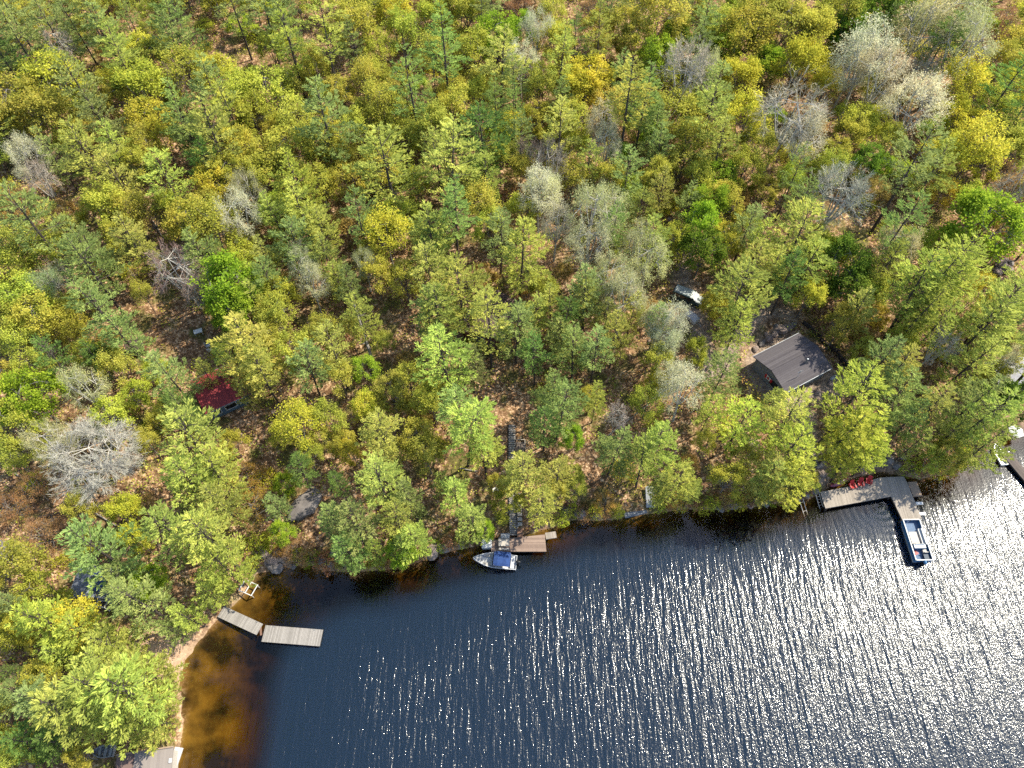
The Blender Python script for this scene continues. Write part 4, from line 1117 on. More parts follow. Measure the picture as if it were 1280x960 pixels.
dock_section('side_platform', [(1135, 602.5), (1146, 602), (1153, 620), (1141.5, 621)], .72, 'wood_tan', 'wood_dark', 'narrow tan side platform on the open-water edge of the L-shaped dock', 'platform', False, 0)
for (px, py, lab) in [(1149.5, 629, 'white boat bumper step on the pier edge beside the tan side platform'), (1153, 642, 'white boat bumper step on the pier edge beside the pontoon boat')]:
    x, y = W(px, py, .9)
    t = thing('boarding_step', (x, y, .35), lab, 'step', rad(2), 'boarding steps of the pier')
    MB().box((0, 0, .5), (1.0, .42, .08)).build('tread', 'white', t)
    for sd in (-1, 1): MB().tube([(sd * .35, 0, -.6), (sd * .35, 0, .46)], .04, 6).build('leg', 'steel', t)
for i, (px, py, lab) in enumerate([(1025.5, 627, 'pale timber ladder leaning at the left end of the L-shaped dock'), (1005, 633, 'pair of pale mooring poles in the water left of the ladder')]):
    x, y = W(px, py, .6)
    t = thing(['dock_ladder', 'mooring_poles'][i], (x, y, 0), lab, ['ladder', 'mooring'][i], rad(-70), None)
    for sd in (-1, 1): MB().tube([(-1.0, sd * .28, 1.0), (1.1, sd * .28, -.3)], .06, 6).build('rail' if i == 0 else 'pole', 'wood_pale', t)
    f = MB()
    for s in (np.linspace(-.7, .7, 5) if i == 0 else [-.6, .5]): f.tube([(s, -.28, .39 - s * .62), (s, .28, .39 - s * .62)], .035, 5)
    f.build('rungs' if i == 0 else 'crossbar', 'wood_pale', t)

a, b = W(1041, 606, 1.3), W(1058, 598.5, 1.3); rz, L = frame2(a, b)
t = thing('kayak', (*((a + b) / 2), Z), 'maroon kayak lying upturned on the dock beside the red chairs', 'kayak', rz)
L = 3.0; rings = []
for i in range(11):
    s = i / 10; x = -L / 2 + L * s; w = .46 * math.sin(math.pi * (.04 + .92 * s)) ** .75
    rings.append([(x, -w, .04), (x, -w * .8, .22), (x, 0, .12 + .30 * w / .46), (x, w * .8, .22), (x, w, .04), (x, w * .5, .0), (x, -w * .5, .0)])
MB().loft(rings).build('kayak_hull', 'maroon', t, True); MB().box((0, 0, .42), (L * .55, .035, .03)).build('keel_strip', 'hull_grey', t)

def lawn_chair():
    t = thing('lawn_chair', (0, 0, 0), '', 'chair', 0, 'red lawn chairs on the L-shaped dock')
    f = MB()
    for k in range(5): f.box((-.28 + k * .14, 0, .40 - k * .035), (.125, .56, .03), ry=.24)
    f.build('seat', 'red', t)
    f = MB()
    for k in range(5): f.box((.48, -.24 + k * .12, .72), (.03, .105, .92 - abs(k - 2) * .07), ry=.42)
    f.build('backrest', 'red', t)
    for sd in (-1, 1): MB().box((.02, sd * .37, .60), (.80, .15, .03)).build('armrest', 'red', t)
    for sd in (-1, 1):
        MB().box((-.32, sd * .33, .30), (.10, .03, .58)).build('leg', 'red', t); MB().box((.18, sd * .30, .22), (.85, .03, .09), ry=.30).build('leg', 'red', t)
    return t
def copy_tree(o, parent=None):
    c = o.copy(); COL.objects.link(c)
    if parent is not None: c.parent = parent
    for ch in list(o.children): copy_tree(ch, c)
    return c
proto = lawn_chair()
for i, (px, py, rz, lab) in enumerate([(1066, 607.5, 1.75, 'red lawn chair nearest the maroon kayak'), (1076, 604.5, 1.45, 'red lawn chair in the middle of the three on the dock'), (1086, 602, 1.2, 'red lawn chair farthest from the maroon kayak')]):
    o = proto if i == 0 else copy_tree(proto)
    x, y = W(px, py, Z + .45); o.location = (x, y, Z); o.rotation_euler = (0, 0, rz); o['label'] = lab

# --- far right dock with its white boat
dock_section('gangway_dock', [(1255, 566), (1264, 563), (1296, 607), (1286, 612)], .6, 'deck_dark', 'wood_dark', 'dark grey pier at the right edge of the picture', 'dock')
a, b = W(1243, 556, .4), W(1256, 580, .4); rz, L = frame2(a, b)
t = thing('rowing_boat', (*((a + b) / 2), .05), 'white rowing boat beside the dark grey pier at the right edge', 'rowing boat', rz)
hull(3.4, 1.25, .42, 'hull_white', t, floor=.1)
for s in (-.1, .25): MB().box((s * 3.4, 0, .36), (.26, 1.02, .04)).build('thwart', 'wood_pale', t)
x, y, z = at(1268, 541, 1.5)
t = thing('patio_umbrella', (x, y, z), 'white folded-out sunshade on the bank behind the dark grey pier', 'sunshade', .3)
n = 6; top = (0, 0, 2.35)
f = MB(); ring = [(1.15 * math.cos(k * 6.283 / n), 1.15 * math.sin(k * 6.283 / n), 1.95) for k in range(n)]
f.add([top] + ring + [(0, 0, 2.31)] + [(p[0], p[1], 1.91) for p in ring], [(0, 1 + k, 1 + (k + 1) % n) for k in range(n)] + [(n + 1, n + 2 + (k + 1) % n, n + 2 + k) for k in range(n)] + [(1 + k, n + 2 + k, n + 2 + (k + 1) % n, 1 + (k + 1) % n) for k in range(n)])
f.build('canopy', 'white', t); MB().tube([(0, 0, 0), (0, 0, 2.3)], .03).build('pole', 'wood_pale', t); MB().tube([(0, 0, 0), (0, 0, .1)], .28, 10).build('base', 'concrete', t)

# --- little boathouse landing between the docks
dock_section('low_dock', [(776, 637), (806, 630), (808, 640), (784, 647)], .38, 'siding_grey', 'boat_floor', 'low slate-blue dock under the shore shrubs right of centre', 'dock', True, 0)
a, b = at(813.5, 634, .4), at(812, 609, .4)
t = thing('plank_ramp', (a[0], a[1], max(a[2], .3)), 'pale grey plank ramp running down the bank to the low slate-blue dock', 'ramp', math.atan2(b[1] - a[1], b[0] - a[0]))
L = math.hypot(b[0] - a[0], b[1] - a[1]); sl_ = math.atan2(b[2] + .4 - max(a[2], .3), L)
MB().box((L / 2, 0, L / 2 * math.tan(sl_) + .3), (L / math.cos(sl_), 1.25, .07), ry=-sl_).build('deck', 'hull_grey', t)
for sd in (-1, 1): MB().box((L / 2, sd * .55, L / 2 * math.tan(sl_) + .19), (L / math.cos(sl_), .08, .15), ry=-sl_).build('bearer', 'wood_dark', t)

# --- houses
def gable_house(name, c, z, rz, L, Wd, wall_h, rise, wallm, roofm, label, windows=(), door=None, over=.45, chimney=None, ridge_cap=None, cat='cottage', found=1.6):
    """ridge along local x; front side is local -y, left gable is local -x"""
    t = thing(name, (c[0], c[1], z), label, cat, rz)
    l2, w2 = L / 2 - over, Wd / 2 - over
    k = rise / (Wd / 2)
    zr = wall_h + k * w2
    f = MB()
    pent = [(-w2, 0), (w2, 0), (w2, wall_h - .03), (0, zr - .03), (-w2, wall_h - .03)]
    vs = [(-l2, y, zz) for y, zz in pent] + [(l2, y, zz) for y, zz in pent]
    f.add(vs, [(4, 3, 2, 1, 0), (5, 6, 7, 8, 9), (0, 1, 6, 5), (1, 2, 7, 6), (2, 3, 8, 7), (3, 4, 9, 8), (4, 0, 5, 9)])
    f.build('wall', wallm, t)
    MB().box((0, 0, -found / 2 - .002), (2 * l2 + .1, 2 * w2 + .1, found)).build('foundation', 'concrete', t)
    f = MB(); th = .16
    for sd in (-1, 1):
        e = (sd * Wd / 2, wall_h - k * over); r_ = (0, zr)
        sec = [(e[0], e[1]), (e[0], e[1] + th), (0, zr + th), (0, zr)]
        vs = [(-L / 2, y, zz) for y, zz in sec] + [(L / 2, y, zz) for y, zz in sec]
        f.add(vs, [(0, 1, 2, 3), (7, 6, 5, 4), (0, 4, 5, 1), (1, 5, 6, 2), (3, 2, 6, 7), (0, 3, 7, 4)])
    rf = f.build('roof', roofm, t)
    MB().tube([(-L / 2 + .02, 0, zr + th + .01), (L / 2 - .02, 0, zr + th + .01)], .07, 6).build('ridge_cap', ridge_cap or roofm, rf)
    for sd in (-1, 1): MB().box((0, sd * (Wd / 2 + .04), wall_h - k * over + .07), (L, .07, .14)).build('gutter', 'steel', rf)
    for side, u, zc, ww, hh, fm in windows:
        wf = MB(); pn = MB(); fr = .09
        def put(m_, du, dz, su, sz, dep, off):
            if side == 'front': m_.box((u + du, -w2 - off, zc + dz), (su, dep, sz))
            elif side == 'back': m_.box((u + du, w2 + off, zc + dz), (su, dep, sz))
            elif side == 'left': m_.box((-l2 - off, u + du, zc + dz), (dep, su, sz))
            else: m_.box((l2 + off, u + du, zc + dz), (dep, su, sz))
        for s in (-1, 1):
            put(wf, s * (ww / 2 - fr / 2), 0, fr, hh, .09, .03); put(wf, 0, s * (hh / 2 - fr / 2), ww - 2 * fr - .004, fr, .09, .03)
        wo = wf.build('window', fm, t); put(pn, 0, 0, ww - 2 * fr, hh - 2 * fr, .05, .012); pn.build('pane', 'glass', wo)
    if door:
        side, u = door
        d = MB(); d.box((u, -w2 - .03, 1.02), (.9, .07, 2.0)) if side == 'front' else d.box((-l2 - .03, u, 1.02), (.07, .9, 2.0))
        do = d.build('door', 'wood_brown', t)
        MB().ball((u + .33, -w2 - .10, 1.0) if side == 'front' else (-l2 - .10, u + .33, 1.0), (.05, .05, .05), 6, 4).build('handle', 'steel', do)
    if chimney:
        MB().tube([(chimney[0], chimney[1], wall_h), (chimney[0], chimney[1], zr + .9)], .13, 8).build('chimney', 'steel', rf)
    return t, l2, w2, zr

zr0 = Z_CABIN
P = quad_px([(942.5, 446), (1000, 415), (1039, 461.5), (981, 491)], zr0 + 2.7)
c, L, Wd, rz = rect_from(P)
t, l2, w2, zr = gable_house('cabin', c, zr0, rz, L, Wd, 2.7, 1.05, 'siding_grey', 'shingle', 'dark grey shingled cabin with a red and white flag on its gable',
                       [('left', -.9, 1.35, 1.9, 1.1, 'black'), ('front', -1.6, 1.5, 1.3, 1.0, 'white'), ('front', 1.2, 1.5, 1.3, 1.0, 'white')], ('front', -.1), .4, (1.0, -1.3))
# the flag hangs from a short pole on the gable wall
R_ = rot_z(rz)
q = np.array([c[0], c[1], zr0]) + R_ @ np.array([-l2 - .14, -.05, 1.55])
fl = thing('flag', tuple(q), 'red and white flag with a maple leaf hanging on the cabin gable', 'flag', rz)
f = MB(); fw, fh = 1.5, .85
for u0, u1, mi in ((-.5, -.25, 0), (-.25, .25, 1), (.25, .5, 0)):
    for k in range(4):
        a0, a1 = u0 + (u1 - u0) * k / 4, u0 + (u1 - u0) * (k + 1) / 4
        w0, w1 = .05 * math.sin(a0 * 14), .05 * math.sin(a1 * 14)
        f.add([(w0 - .01, a0 * fw, -fh / 2), (w1 - .01, a1 * fw, -fh / 2), (w1 - .01, a1 * fw, fh / 2), (w0 - .01, a0 * fw, fh / 2),
               (w0 + .01, a0 * fw, -fh / 2), (w1 + .01, a1 * fw, -fh / 2), (w1 + .01, a1 * fw, fh / 2), (w0 + .01, a0 * fw, fh / 2)],
              [(0, 1, 2, 3), (7, 6, 5, 4), (0, 4, 5, 1), (3, 2, 6, 7)], mi)
leaf = [(0, .30), (.07, .17), (.16, .2), (.13, .05), (.28, .08), (.22, -.02), (.25, -.06), (.06, -.17), (.03, -.16), (.02, -.30), (-.02, -.30), (-.03, -.16), (-.06, -.17), (-.25, -.06), (-.22, -.02), (-.28, .08), (-.13, .05), (-.16, .2), (-.07, .17)]
f.build('cloth', ['red', 'white'], fl)
f2 = MB(); vs = [(-.075, y, zz) for y, zz in leaf] + [(-.066, y, zz) for y, zz in leaf]; n = len(leaf)
f2.add(vs, [tuple(range(n)), tuple(range(2 * n - 1, n - 1, -1))] + [(i, n + i, n + (i + 1) % n, (i + 1) % n) for i in range(n)]); f2.build('maple_leaf', 'red', fl)
MB().tube([(-.03, -.8, fh / 2 + .05), (-.03, .8, fh / 2 + .05)], .025, 6).build('pole', 'wood_pale', fl)
# porch posts / mast beside the front eave and things standing along it
x, y, z = at(998, 484, 1.0)
t = thing('barrel', (x, y, z), 'blue-grey water barrel standing by the front eave of the grey cabin', 'barrel', 0)
MB().tube([(0, 0, 0), (0, 0, .25), (0, 0, .6), (0, 0, .95)], [.30, .36, .36, .30], 12).build('drum', 'boat_floor', t, False); MB().tube([(0, 0, .955), (0, 0, 1.0)], .31, 12).build('lid', 'hull_grey', t)
x, y, z = at(1043, 471, .8)
t = thing('propane_tank', (x, y, z), 'pale blue propane tank on the gravel right of the grey cabin', 'tank', .5)
MB().ball((0, 0, .55), (.75, .36, .36), 10, 8).build('vessel', 'hull_grey', t, True)
for sd in (-1, 1): MB().box((sd * .4, 0, .12), (.08, .5, .3)).build('leg', 'steel', t)
MB().tube([(0, 0, .9), (0, 0, 1.05)], .12, 8).build('valve_cover', 'steel', t)
x, y = W(998.3, 468, zr0 + 3.9)
t = thing('roof_antenna', (x, y, zr0 + 2.9), 'thin white antenna mast standing on the grey cabin roof', 'antenna', .4)
MB().tube([(0, 0, 0), (0, 0, 2.0)], .035, 6).build('mast', 'white', t); MB().tube([(-.5, 0, 1.8), (.5, 0, 1.8)], .02, 5).tube([(-.35, 0, 1.55), (.35, 0, 1.55)], .02, 5).build('crossbars', 'steel', t)
pts = [at(*p) for p in [(1003, 404), (1025, 424), (1047, 444), (1066, 471)]]
t = thing('retaining_wall', pts[0], 'low dark timber retaining wall curving behind the grey cabin', 'wall', 0); t['kind'] = 'thing'
for (a, b) in zip(pts[:-1], pts[1:]):
    an, L = frame2(a[:2], b[:2]); zz = min(a[2], b[2])
    MB().box(((a[0] + b[0]) / 2 - pts[0][0], (a[1] + b[1]) / 2 - pts[0][1], zz - pts[0][2] + .35), (L - .02, .32, 1.3), an).build('timber_section', 'wood_dark', t)

zz0 = Z_RED
P = quad_px([(236, 480), (287, 452), (320, 491), (258, 514)], zz0 + 2.6)
c, L, Wd, rz = rect_from(P)
gable_house('red_roof_cottage', c, zz0, rz, L, Wd, 2.6, 1.3, 'siding_blue', 'roof_red', 'blue-walled cottage with a bright red roof under the left pines',
            [('front', -1.9, 1.35, 1.3, 1.1, 'white'), ('front', .15, 1.35, 1.7, 1.15, 'white'), ('front', 1.9, 1.45, 1.0, .9, 'white'), ('left', 0, 1.4, 1.2, 1.0, 'white')], None, .4, (.6, .8))
zz0 = Z_BLUE
P = quad_px([(88, 742), (101, 704), (146, 716), (133, 755)], zz0 + 2.6)
c, L, Wd, rz = rect_from(P)
gable_house('slate_roof_house', c, zz0, rz, L, Wd, 2.6, 1.0, 'siding_grey', 'roof_blue', 'slate-blue roofed house hidden by trees near the left shore', [('front', 0, 1.4, 1.4, 1.1, 'white'), ('right', .4, 1.4, 1.2, 1.0, 'white')], None, .4, None)
P = quad_px([(130, 761), (142, 738.5), (132, 733), (119, 756)], zz0 + 1.6)
c, L, Wd, rz = rect_from(P)
t = thing('railed_deck', (c[0], c[1], zz0), 'dark deck with white railings attached to the slate-blue roofed house', 'deck', rz)
MB().box((0, 0, .55), (L, Wd, .10)).build('deck_floor', 'deck_dark', t)
for sx in np.linspace(-1, 1, 4):
    for sy in (-1, 1): MB().box((sx * (L / 2 - .05), sy * (Wd / 2 - .05), .55), (.09, .09, 2.0)).build('post', 'white', t)
for sy in (-1, 1): MB().box((0, sy * (Wd / 2 - .05), 1.60), (L, .13, .07)).build('rail', 'white', t)
for sx in np.linspace(-1, 1, 4): MB().box((sx * (L / 2 - .05), 0, 1.595), (.12, Wd - .24, .065)).build('rail', 'white', t)
x, y, z = at(121, 727, 3.6)
t = thing('tarpaulin', (x, y, zz0 + 3.25), 'crumpled dark blue tarpaulin on the slate-blue roof', 'tarp', rz)
f = MB(); tn = 6
P_ = [[(i - 2.5) * .42, (j - 2.5) * .42, .25 + .12 * math.sin(i * 2.1 + j) + .1 * math.cos(j * 1.7)] for j in range(tn) for i in range(tn)]
f.add(P_ + [[p[0], p[1], p[2] - .03] for p in P_], [(j * tn + i, j * tn + i + 1, (j + 1) * tn + i + 1, (j + 1) * tn + i) for j in range(tn - 1) for i in range(tn - 1)] + [(36 + (j + 1) * tn + i, 36 + (j + 1) * tn + i + 1, 36 + j * tn + i + 1, 36 + j * tn + i) for j in range(tn - 1) for i in range(tn - 1)])
f.build('sheet', 'blue_tarp', t)
zz0 = Z_MID
P = quad_px([(572, 405), (606, 362), (640, 376), (632, 437)], zz0 + 3.0)
c, L, Wd, rz = rect_from(P)
gable_house('log_cottage', c, zz0, rz, L, Wd, 2.9, 1.3, 'siding_brown', 'roof_brown', 'brown log cottage almost hidden among the central pines', [('front', 0, 1.5, 1.6, 1.1, 'wood_pale'), ('left', .3, 1.5, 1.4, 1.1, 'wood_pale')], ('left', -1.5), .5, (.8, .9))
P = quad_px([(556, 413), (572, 403), (588, 436), (572, 442)], zz0 + .7)
c, L, Wd, rz = rect_from(P)
t = thing('cottage_deck', (c[0], c[1], zz0), 'red-brown railed deck on the left side of the brown log cottage', 'deck', rz)
MB().box((0, 0, .45), (L, Wd, .10)).build('deck_floor', 'wood_brown', t)
for sx in np.linspace(-1, 1, 3):
    for sy in (-1, 1): MB().box((sx * (L / 2 - .05), sy * (Wd / 2 - .05), .45), (.10, .10, 1.9)).build('post', 'wood_brown', t)
for sy in (-1, 1): MB().box((0, sy * (Wd / 2 - .05), 1.43), (L, .12, .06)).build('rail', 'wood_brown', t)
zz0 = Z_EAST
P = quad_px([(1236, 453), (1290, 446), (1297, 478), (1243, 484)], zz0 + 2.6)
c, L, Wd, rz = rect_from(P)
gable_house('grey_roof_house', c, zz0, rz, L, Wd, 2.6, 1.1, 'siding_brown', 'roof_pale', 'pale grey roofed brown house at the right edge above the shore', [('front', -1.2, 1.4, 1.5, 1.0, 'white'), ('front', 1.4, 1.4, 1.5, 1.0, 'white')], ('front', 0.1), .4)
# boathouse at the bottom edge
P = quad_px([(140, 946), (211, 934), (219, 976), (146, 986)], 2.9)
c, L, Wd, rz = rect_from(P)
z0 = .55
t = thing('boathouse', (c[0], c[1], z0), 'ribbed beige and brown roofed boathouse at the bottom edge', 'boathouse', rz)
MB().box((0, 0, 1.0), (L - .5, Wd - .5, 2.2)).build('wall', 'wood_pale', t)
rf = MB().box((L * .16, 0, 2.28), (L * .68, Wd, .14), rx=.03).build('roof', 'roof_rib', t); MB().box((-L * .345, 0, 2.20), (L * .31, Wd, .14), rx=.03).build('roof_extension', 'roof_rust', t)
MB().box((0, Wd / 2 - .05, 2.5), (L, .16, .1)).build('fascia', 'wood_tan', t)
MB().box((L / 2 - .2, Wd * .1, 2.42), (.32, .45, .12)).build('roof_vent', 'white', rf)
dock_section('boathouse_dock', [(213, 933), (222.5, 936), (222, 972), (212, 972)], .8, 'white', 'wood_pale', 'narrow white walkway along the lake side of the boathouse', 'walkway', False, 0)
a, b = at(118, 941), at(148.5, 940); rz, L = frame2(a[:2], b[:2])
t = thing('aluminium_boat', ((a[0] + b[0]) / 2, (a[1] + b[1]) / 2, max(a[2], b[2], H1((a[0] + b[0]) / 2, (a[1] + b[1]) / 2)) + .12), 'bare aluminium rowing boat pulled ashore beside the boathouse', 'rowing boat', rz)
hull(L, 1.35, .5, 'alu', t, floor=.08)
for s in (-.15, .12, .36): MB().box((s * L, 0, .42), (.28, 1.12, .04)).build('thwart', 'alu', t)
# brown deck at the left edge
P = quad_px([(-14, 768), (17, 770), (6, 799), (-22, 802)], 4.3)
c, L, Wd, rz = rect_from(P); z0 = H1(*c)
t = thing('hillside_deck', (c[0], c[1], z0), 'weathered brown deck at the left edge of the picture', 'deck', rz)
MB().box((0, 0, .75), (L, Wd, .1)).build('deck_floor', 'deck_brown', t)
for sx in (-1, 0, 1):
    for sy in (-1, 1): MB().box((sx * (L / 2 - .1), sy * (Wd / 2 - .08), .3), (.12, .12, 2.6)).build('post', 'wood_brown', t)
for sy in (-1, 1): MB().box((0, sy * (Wd / 2 - .08), 1.63), (L, .13, .07)).build('rail', 'wood_tan', t)

# --- the parked van uphill of the grey cabin
a, b = at(845, 360, 1.7), at(879, 373, 1.7)
rz, L = frame2(a[:2], b[:2])
t = thing('parked_van', ((a[0] + b[0]) / 2, (a[1] + b[1]) / 2, Z_VAN), 'dark green van with a pale roof parked above the grey cabin', 'van', rz)
L = 4.9
prof = [(-2.45, .75, .95), (-2.42, .95, 1.55), (-2.2, .93, 1.80), (.35, .92, 1.82), (.75, .90, 1.72), (1.45, .92, 1.14), (2.25, .90, 1.0), (2.45, .84, .75)]
rings = [[(x, -w, .32), (x, -w * 1.02, .8), (x, -w * .9, zt - .04), (x, -w * .7, zt), (x, w * .7, zt), (x, w * .9, zt - .04), (x, w * 1.02, .8), (x, w, .32)] for x, w, zt in prof]
MB().loft(rings).build('body', 'van_green', t)
MB().box((-.95, 0, 1.83), (2.6, 1.42, .05)).build('roof', 'van_roof', t)
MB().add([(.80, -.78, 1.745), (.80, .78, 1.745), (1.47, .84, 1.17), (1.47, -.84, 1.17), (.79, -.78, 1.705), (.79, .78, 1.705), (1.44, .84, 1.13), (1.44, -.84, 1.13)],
         [(0, 3, 2, 1), (4, 5, 6, 7), (0, 1, 5, 4), (1, 2, 6, 5), (2, 3, 7, 6), (3, 0, 4, 7)]).build('windshield', 'white', t)  # sun glare on the glass painted in as plain white
MB().box((1.88, 0, 1.10), (.72, 1.5, .04), ry=.15).build('bonnet', 'van_roof', t)
for sd in (-1, 1):
    for x0, x1 in ((-2.1, -1.15), (-1.05, -.15), (-.05, .7)): MB().box(((x0 + x1) / 2, sd * .915, 1.36), (x1 - x0, .05, .48), rx=sd * .12).build('window', 'glass', t)
    for x in (-1.5, 1.45):
        w_ = MB().tube([(x, sd * .74, .33), (x, sd * .97, .33)], .33, 14).build('wheel', 'rubber', t); MB().tube([(x, sd * .95, .33), (x, sd * .985, .33)], .19, 10).build('rim', 'alu', w_)
    MB().box((2.44, sd * .62, .78), (.06, .36, .16)).build('headlight', 'white', t); MB().box((-2.46, sd * .70, 1.1), (.06, .14, .4)).build('tail_light', 'red', t)
for sx in (-2.48, 2.47): MB().box((sx, 0, .48), (.1, 1.66, .22)).build('bumper', 'black', t)
x, y, z = at(865, 397, .6)
t = thing('utility_trailer', (x, y, z), 'small utility trailer under a pale lavender cover below the parked van', 'trailer', -.9)
rings = []
for i in range(6):
    s = i / 5; xx = -1.05 + 2.1 * s; hh = 1.15 + .16 * math.sin(s * 3.1) + .06 * math.sin(i * 2.4)
    rings.append([(xx, -.7, .45), (xx, -.66, hh - .25), (xx, -.25, hh), (xx, .3, hh - .05), (xx, .66, hh - .3), (xx, .7, .45)])
MB().loft(rings).build('cover', 'tarp_white', t); MB().box((0, 0, .40), (2.2, 1.3, .1)).box((1.5, 0, .40), (.9, .1, .08)).build('chassis', 'steel', t)
for sd in (-1, 1): MB().tube([(-.1, sd * .68, .27), (-.1, sd * .86, .27)], .27, 12).build('wheel', 'rubber', t)

# --- garden things by the red-roofed cottage
x, y, z = at(248, 415, .5)
t = thing('garden_table', (x, y, z), 'white slatted garden table on the leaf litter behind the red-roofed cottage', 'table', .4)
MB().box((0, 0, .72), (1.25, .8, .05)).build('table_top', 'white', t)
for sx in (-.5, .5):
    for sy in (-.3, .3): MB().box((sx, sy, .345), (.07, .07, .69)).build('leg', 'white', t)
def garden_chair(loc, rz, lab):
    t = thing('garden_chair', loc, lab, 'chair', rz, 'white garden chairs behind the red-roofed cottage')
    MB().box((0, 0, .43), (.58, .58, .05)).build('seat', 'white', t); MB().box((-.30, 0, .78), (.05, .58, .64), ry=-.2).build('backrest', 'white', t)
    for sy in (-1, 1): MB().box((0, sy * .29, .64), (.55, .07, .04)).build('armrest', 'white', t)
    for sx in (-.25, .25):
        for sy in (-.25, .25): MB().box((sx, sy, .2), (.05, .05, .40)).build('leg', 'white', t)
for px, py, rz, lab in [(260, 432, .3, 'white garden chair, the one nearer the white garden table'), (263, 438, 1.4, 'white garden chair, the one nearer the red-roofed cottage')]:
    x, y, z = at(px, py, .4); garden_chair((x, y, z), rz, lab)
x, y, z = at(172, 437, .6)
t = thing('woodshed', (x, y, z), 'small dark brown lean-to shed in the shade left of the clearing', 'shed', .35)
MB().box((0, 0, .8), (2.2, 1.5, 1.6)).build('wall', 'siding_brown', t); MB().box((0, -.05, 1.78), (2.6, 2.0, .09), rx=.2).build('roof', 'roof_brown', t); MB().box((.3, -.77, .72), (.8, .05, 1.4)).build('door', 'wood_dark', t)

# --- boulders and rocks
def rock_mesh(seed, n=12, m_=8, flat=.6):
    r = np.random.default_rng(seed); ph = r.uniform(0, 6.28, 8); rings = []
    for j in range(m_ + 1):
        th = math.pi * j / m_; ring = []
        for k in range(n):
            a = 6.283 * k / n
            q = 1 + .16 * math.sin(2 * a + ph[0] + th) + .12 * math.sin(3 * a + ph[1] - 2 * th) + .09 * math.sin(5 * a + ph[2] + 3 * th) + .06 * r.normal()
            rr = max(math.sin(th), .03) ** .8
            ring.append((q * rr * math.cos(a), q * rr * math.sin(a), -math.cos(th) * flat * (1 + .1 * math.sin(a + ph[3]))))
        rings.append(ring)
    return rings
RM = [MB().loft(rock_mesh(200 + i)).mesh('boulder', 'rock') for i in range(5)] + [MB().loft(rock_mesh(300 + i)).mesh('boulder', 'pink_rock') for i in range(4)]
ROCKS = []
def rock(px, py, s, pink, lab=None, grp=None, name='boulder', sink=.25, flat=1.0, rz=None):
    x, y, z = at(px, py)
    me = RM[trng.integers(5, 9) if pink else trng.integers(0, 5)]
    o = bpy.data.objects.new(name, me); COL.objects.link(o)
    o.location = (x, y, max(z, -.15) + s * sink); o.scale = (s, s * trng.uniform(.65, .95), s * flat); o.rotation_euler = (0, 0, trng.uniform(0, 6.28) if rz is None else rz)
    if lab: tag(o, lab, 'boulder', grp)
    else: ROCKS.append((o, px, py, pink))
    return o
me = MB().loft([[(p[0] * (1 + .0 * p[2]), p[1], p[2]) for p in r_] for r_ in rock_mesh(400, 18, 12, .75)]).mesh('boulder', 'rock', True)
x, y, z = at(383, 631); o = bpy.data.objects.new('boulder', me); COL.objects.link(o); o.location = (x, y, z + .3); o.scale = (2.7, 1.65, 1.1); o.rotation_euler = (0, 0, 1.05)
tag(o, 'large smooth lavender-grey boulder on the bank above the cove', 'boulder')
rock(6, 690, 1.5, False, 'pale grey boulder at the left edge below the rusty shrubs', flat=.8)
RR = [(s, *q) for s, q in []]
for (px, py, s, pk) in [(340, 700, 1.0, 1), (352, 698, .8, 1), (330, 692, .9, 1), (318, 694, .6, 1), (347, 710, .9, 0), (338, 708, .6, 0), (360, 703, .7, 0), (345, 688, .6, 0), (326, 684, .5, 1), (333, 702, .5, 1), (366, 708, .5, 0),
                        (401, 700, .8, 0), (422, 692, 1.0, 0), (436, 706, .6, 0), (412, 706, .5, 0), (540, 690, 1.2, 1), (552, 686, .9, 0), (560, 682, .7, 1), (532, 694, .7, 0), (500, 706, .5, 0), (575, 680, .8, 1),
                        (706, 640, .7, 0), (725, 642, .9, 0), (745, 645, .6, 1), (900, 636, .6, 0), (915, 632, .8, 0), (937, 631, .6, 1), (958, 628, .7, 0), (1006, 618, .7, 0), (1015, 612, .9, 0)]:
    rock(px, py, s, pk)
for (px, py, s, pk) in [(960, 424, .9, 1), (968, 418, .7, 1), (976, 413, 1.0, 1), (985, 410, .8, 1), (952, 430, .7, 0), (944, 437, .6, 1), (992, 406, .6, 0), (970, 408, .5, 0), (957, 418, .45, 1), (1038, 480, .6, 1), (1048, 482, .5, 0),
                        (1060, 478, .6, 1), (1022, 492, .55, 1), (1030, 462, .6, 0), (1052, 462, .5, 1), (1005, 548, .9, 0), (1012, 556, 1.0, 0), (1018, 568, .8, 1), (1022, 580, .9, 0), (1026, 592, .7, 1), (1000, 540, .6, 1),
                        (938, 556, 1.0, 1), (932, 552, .5, 0), (820, 433, .7, 1), (812, 428, .5, 1), (828, 441, .5, 0), (1250, 332, 1.2, 1), (1258, 338, 1.0, 1), (1246, 340, .8, 1), (1262, 330, .7, 0), (1255, 326, .6, 1),
                        (1110, 575, .9, 0), (1120, 582, .7, 0), (1128, 572, .6, 1), (1098, 560, .7, 0), (1186, 545, .6, 0), (1188, 400, .5, 1), (836, 275, .5, 1), (844, 286, .45, 0)]:
    rock(px, py, s, pk)
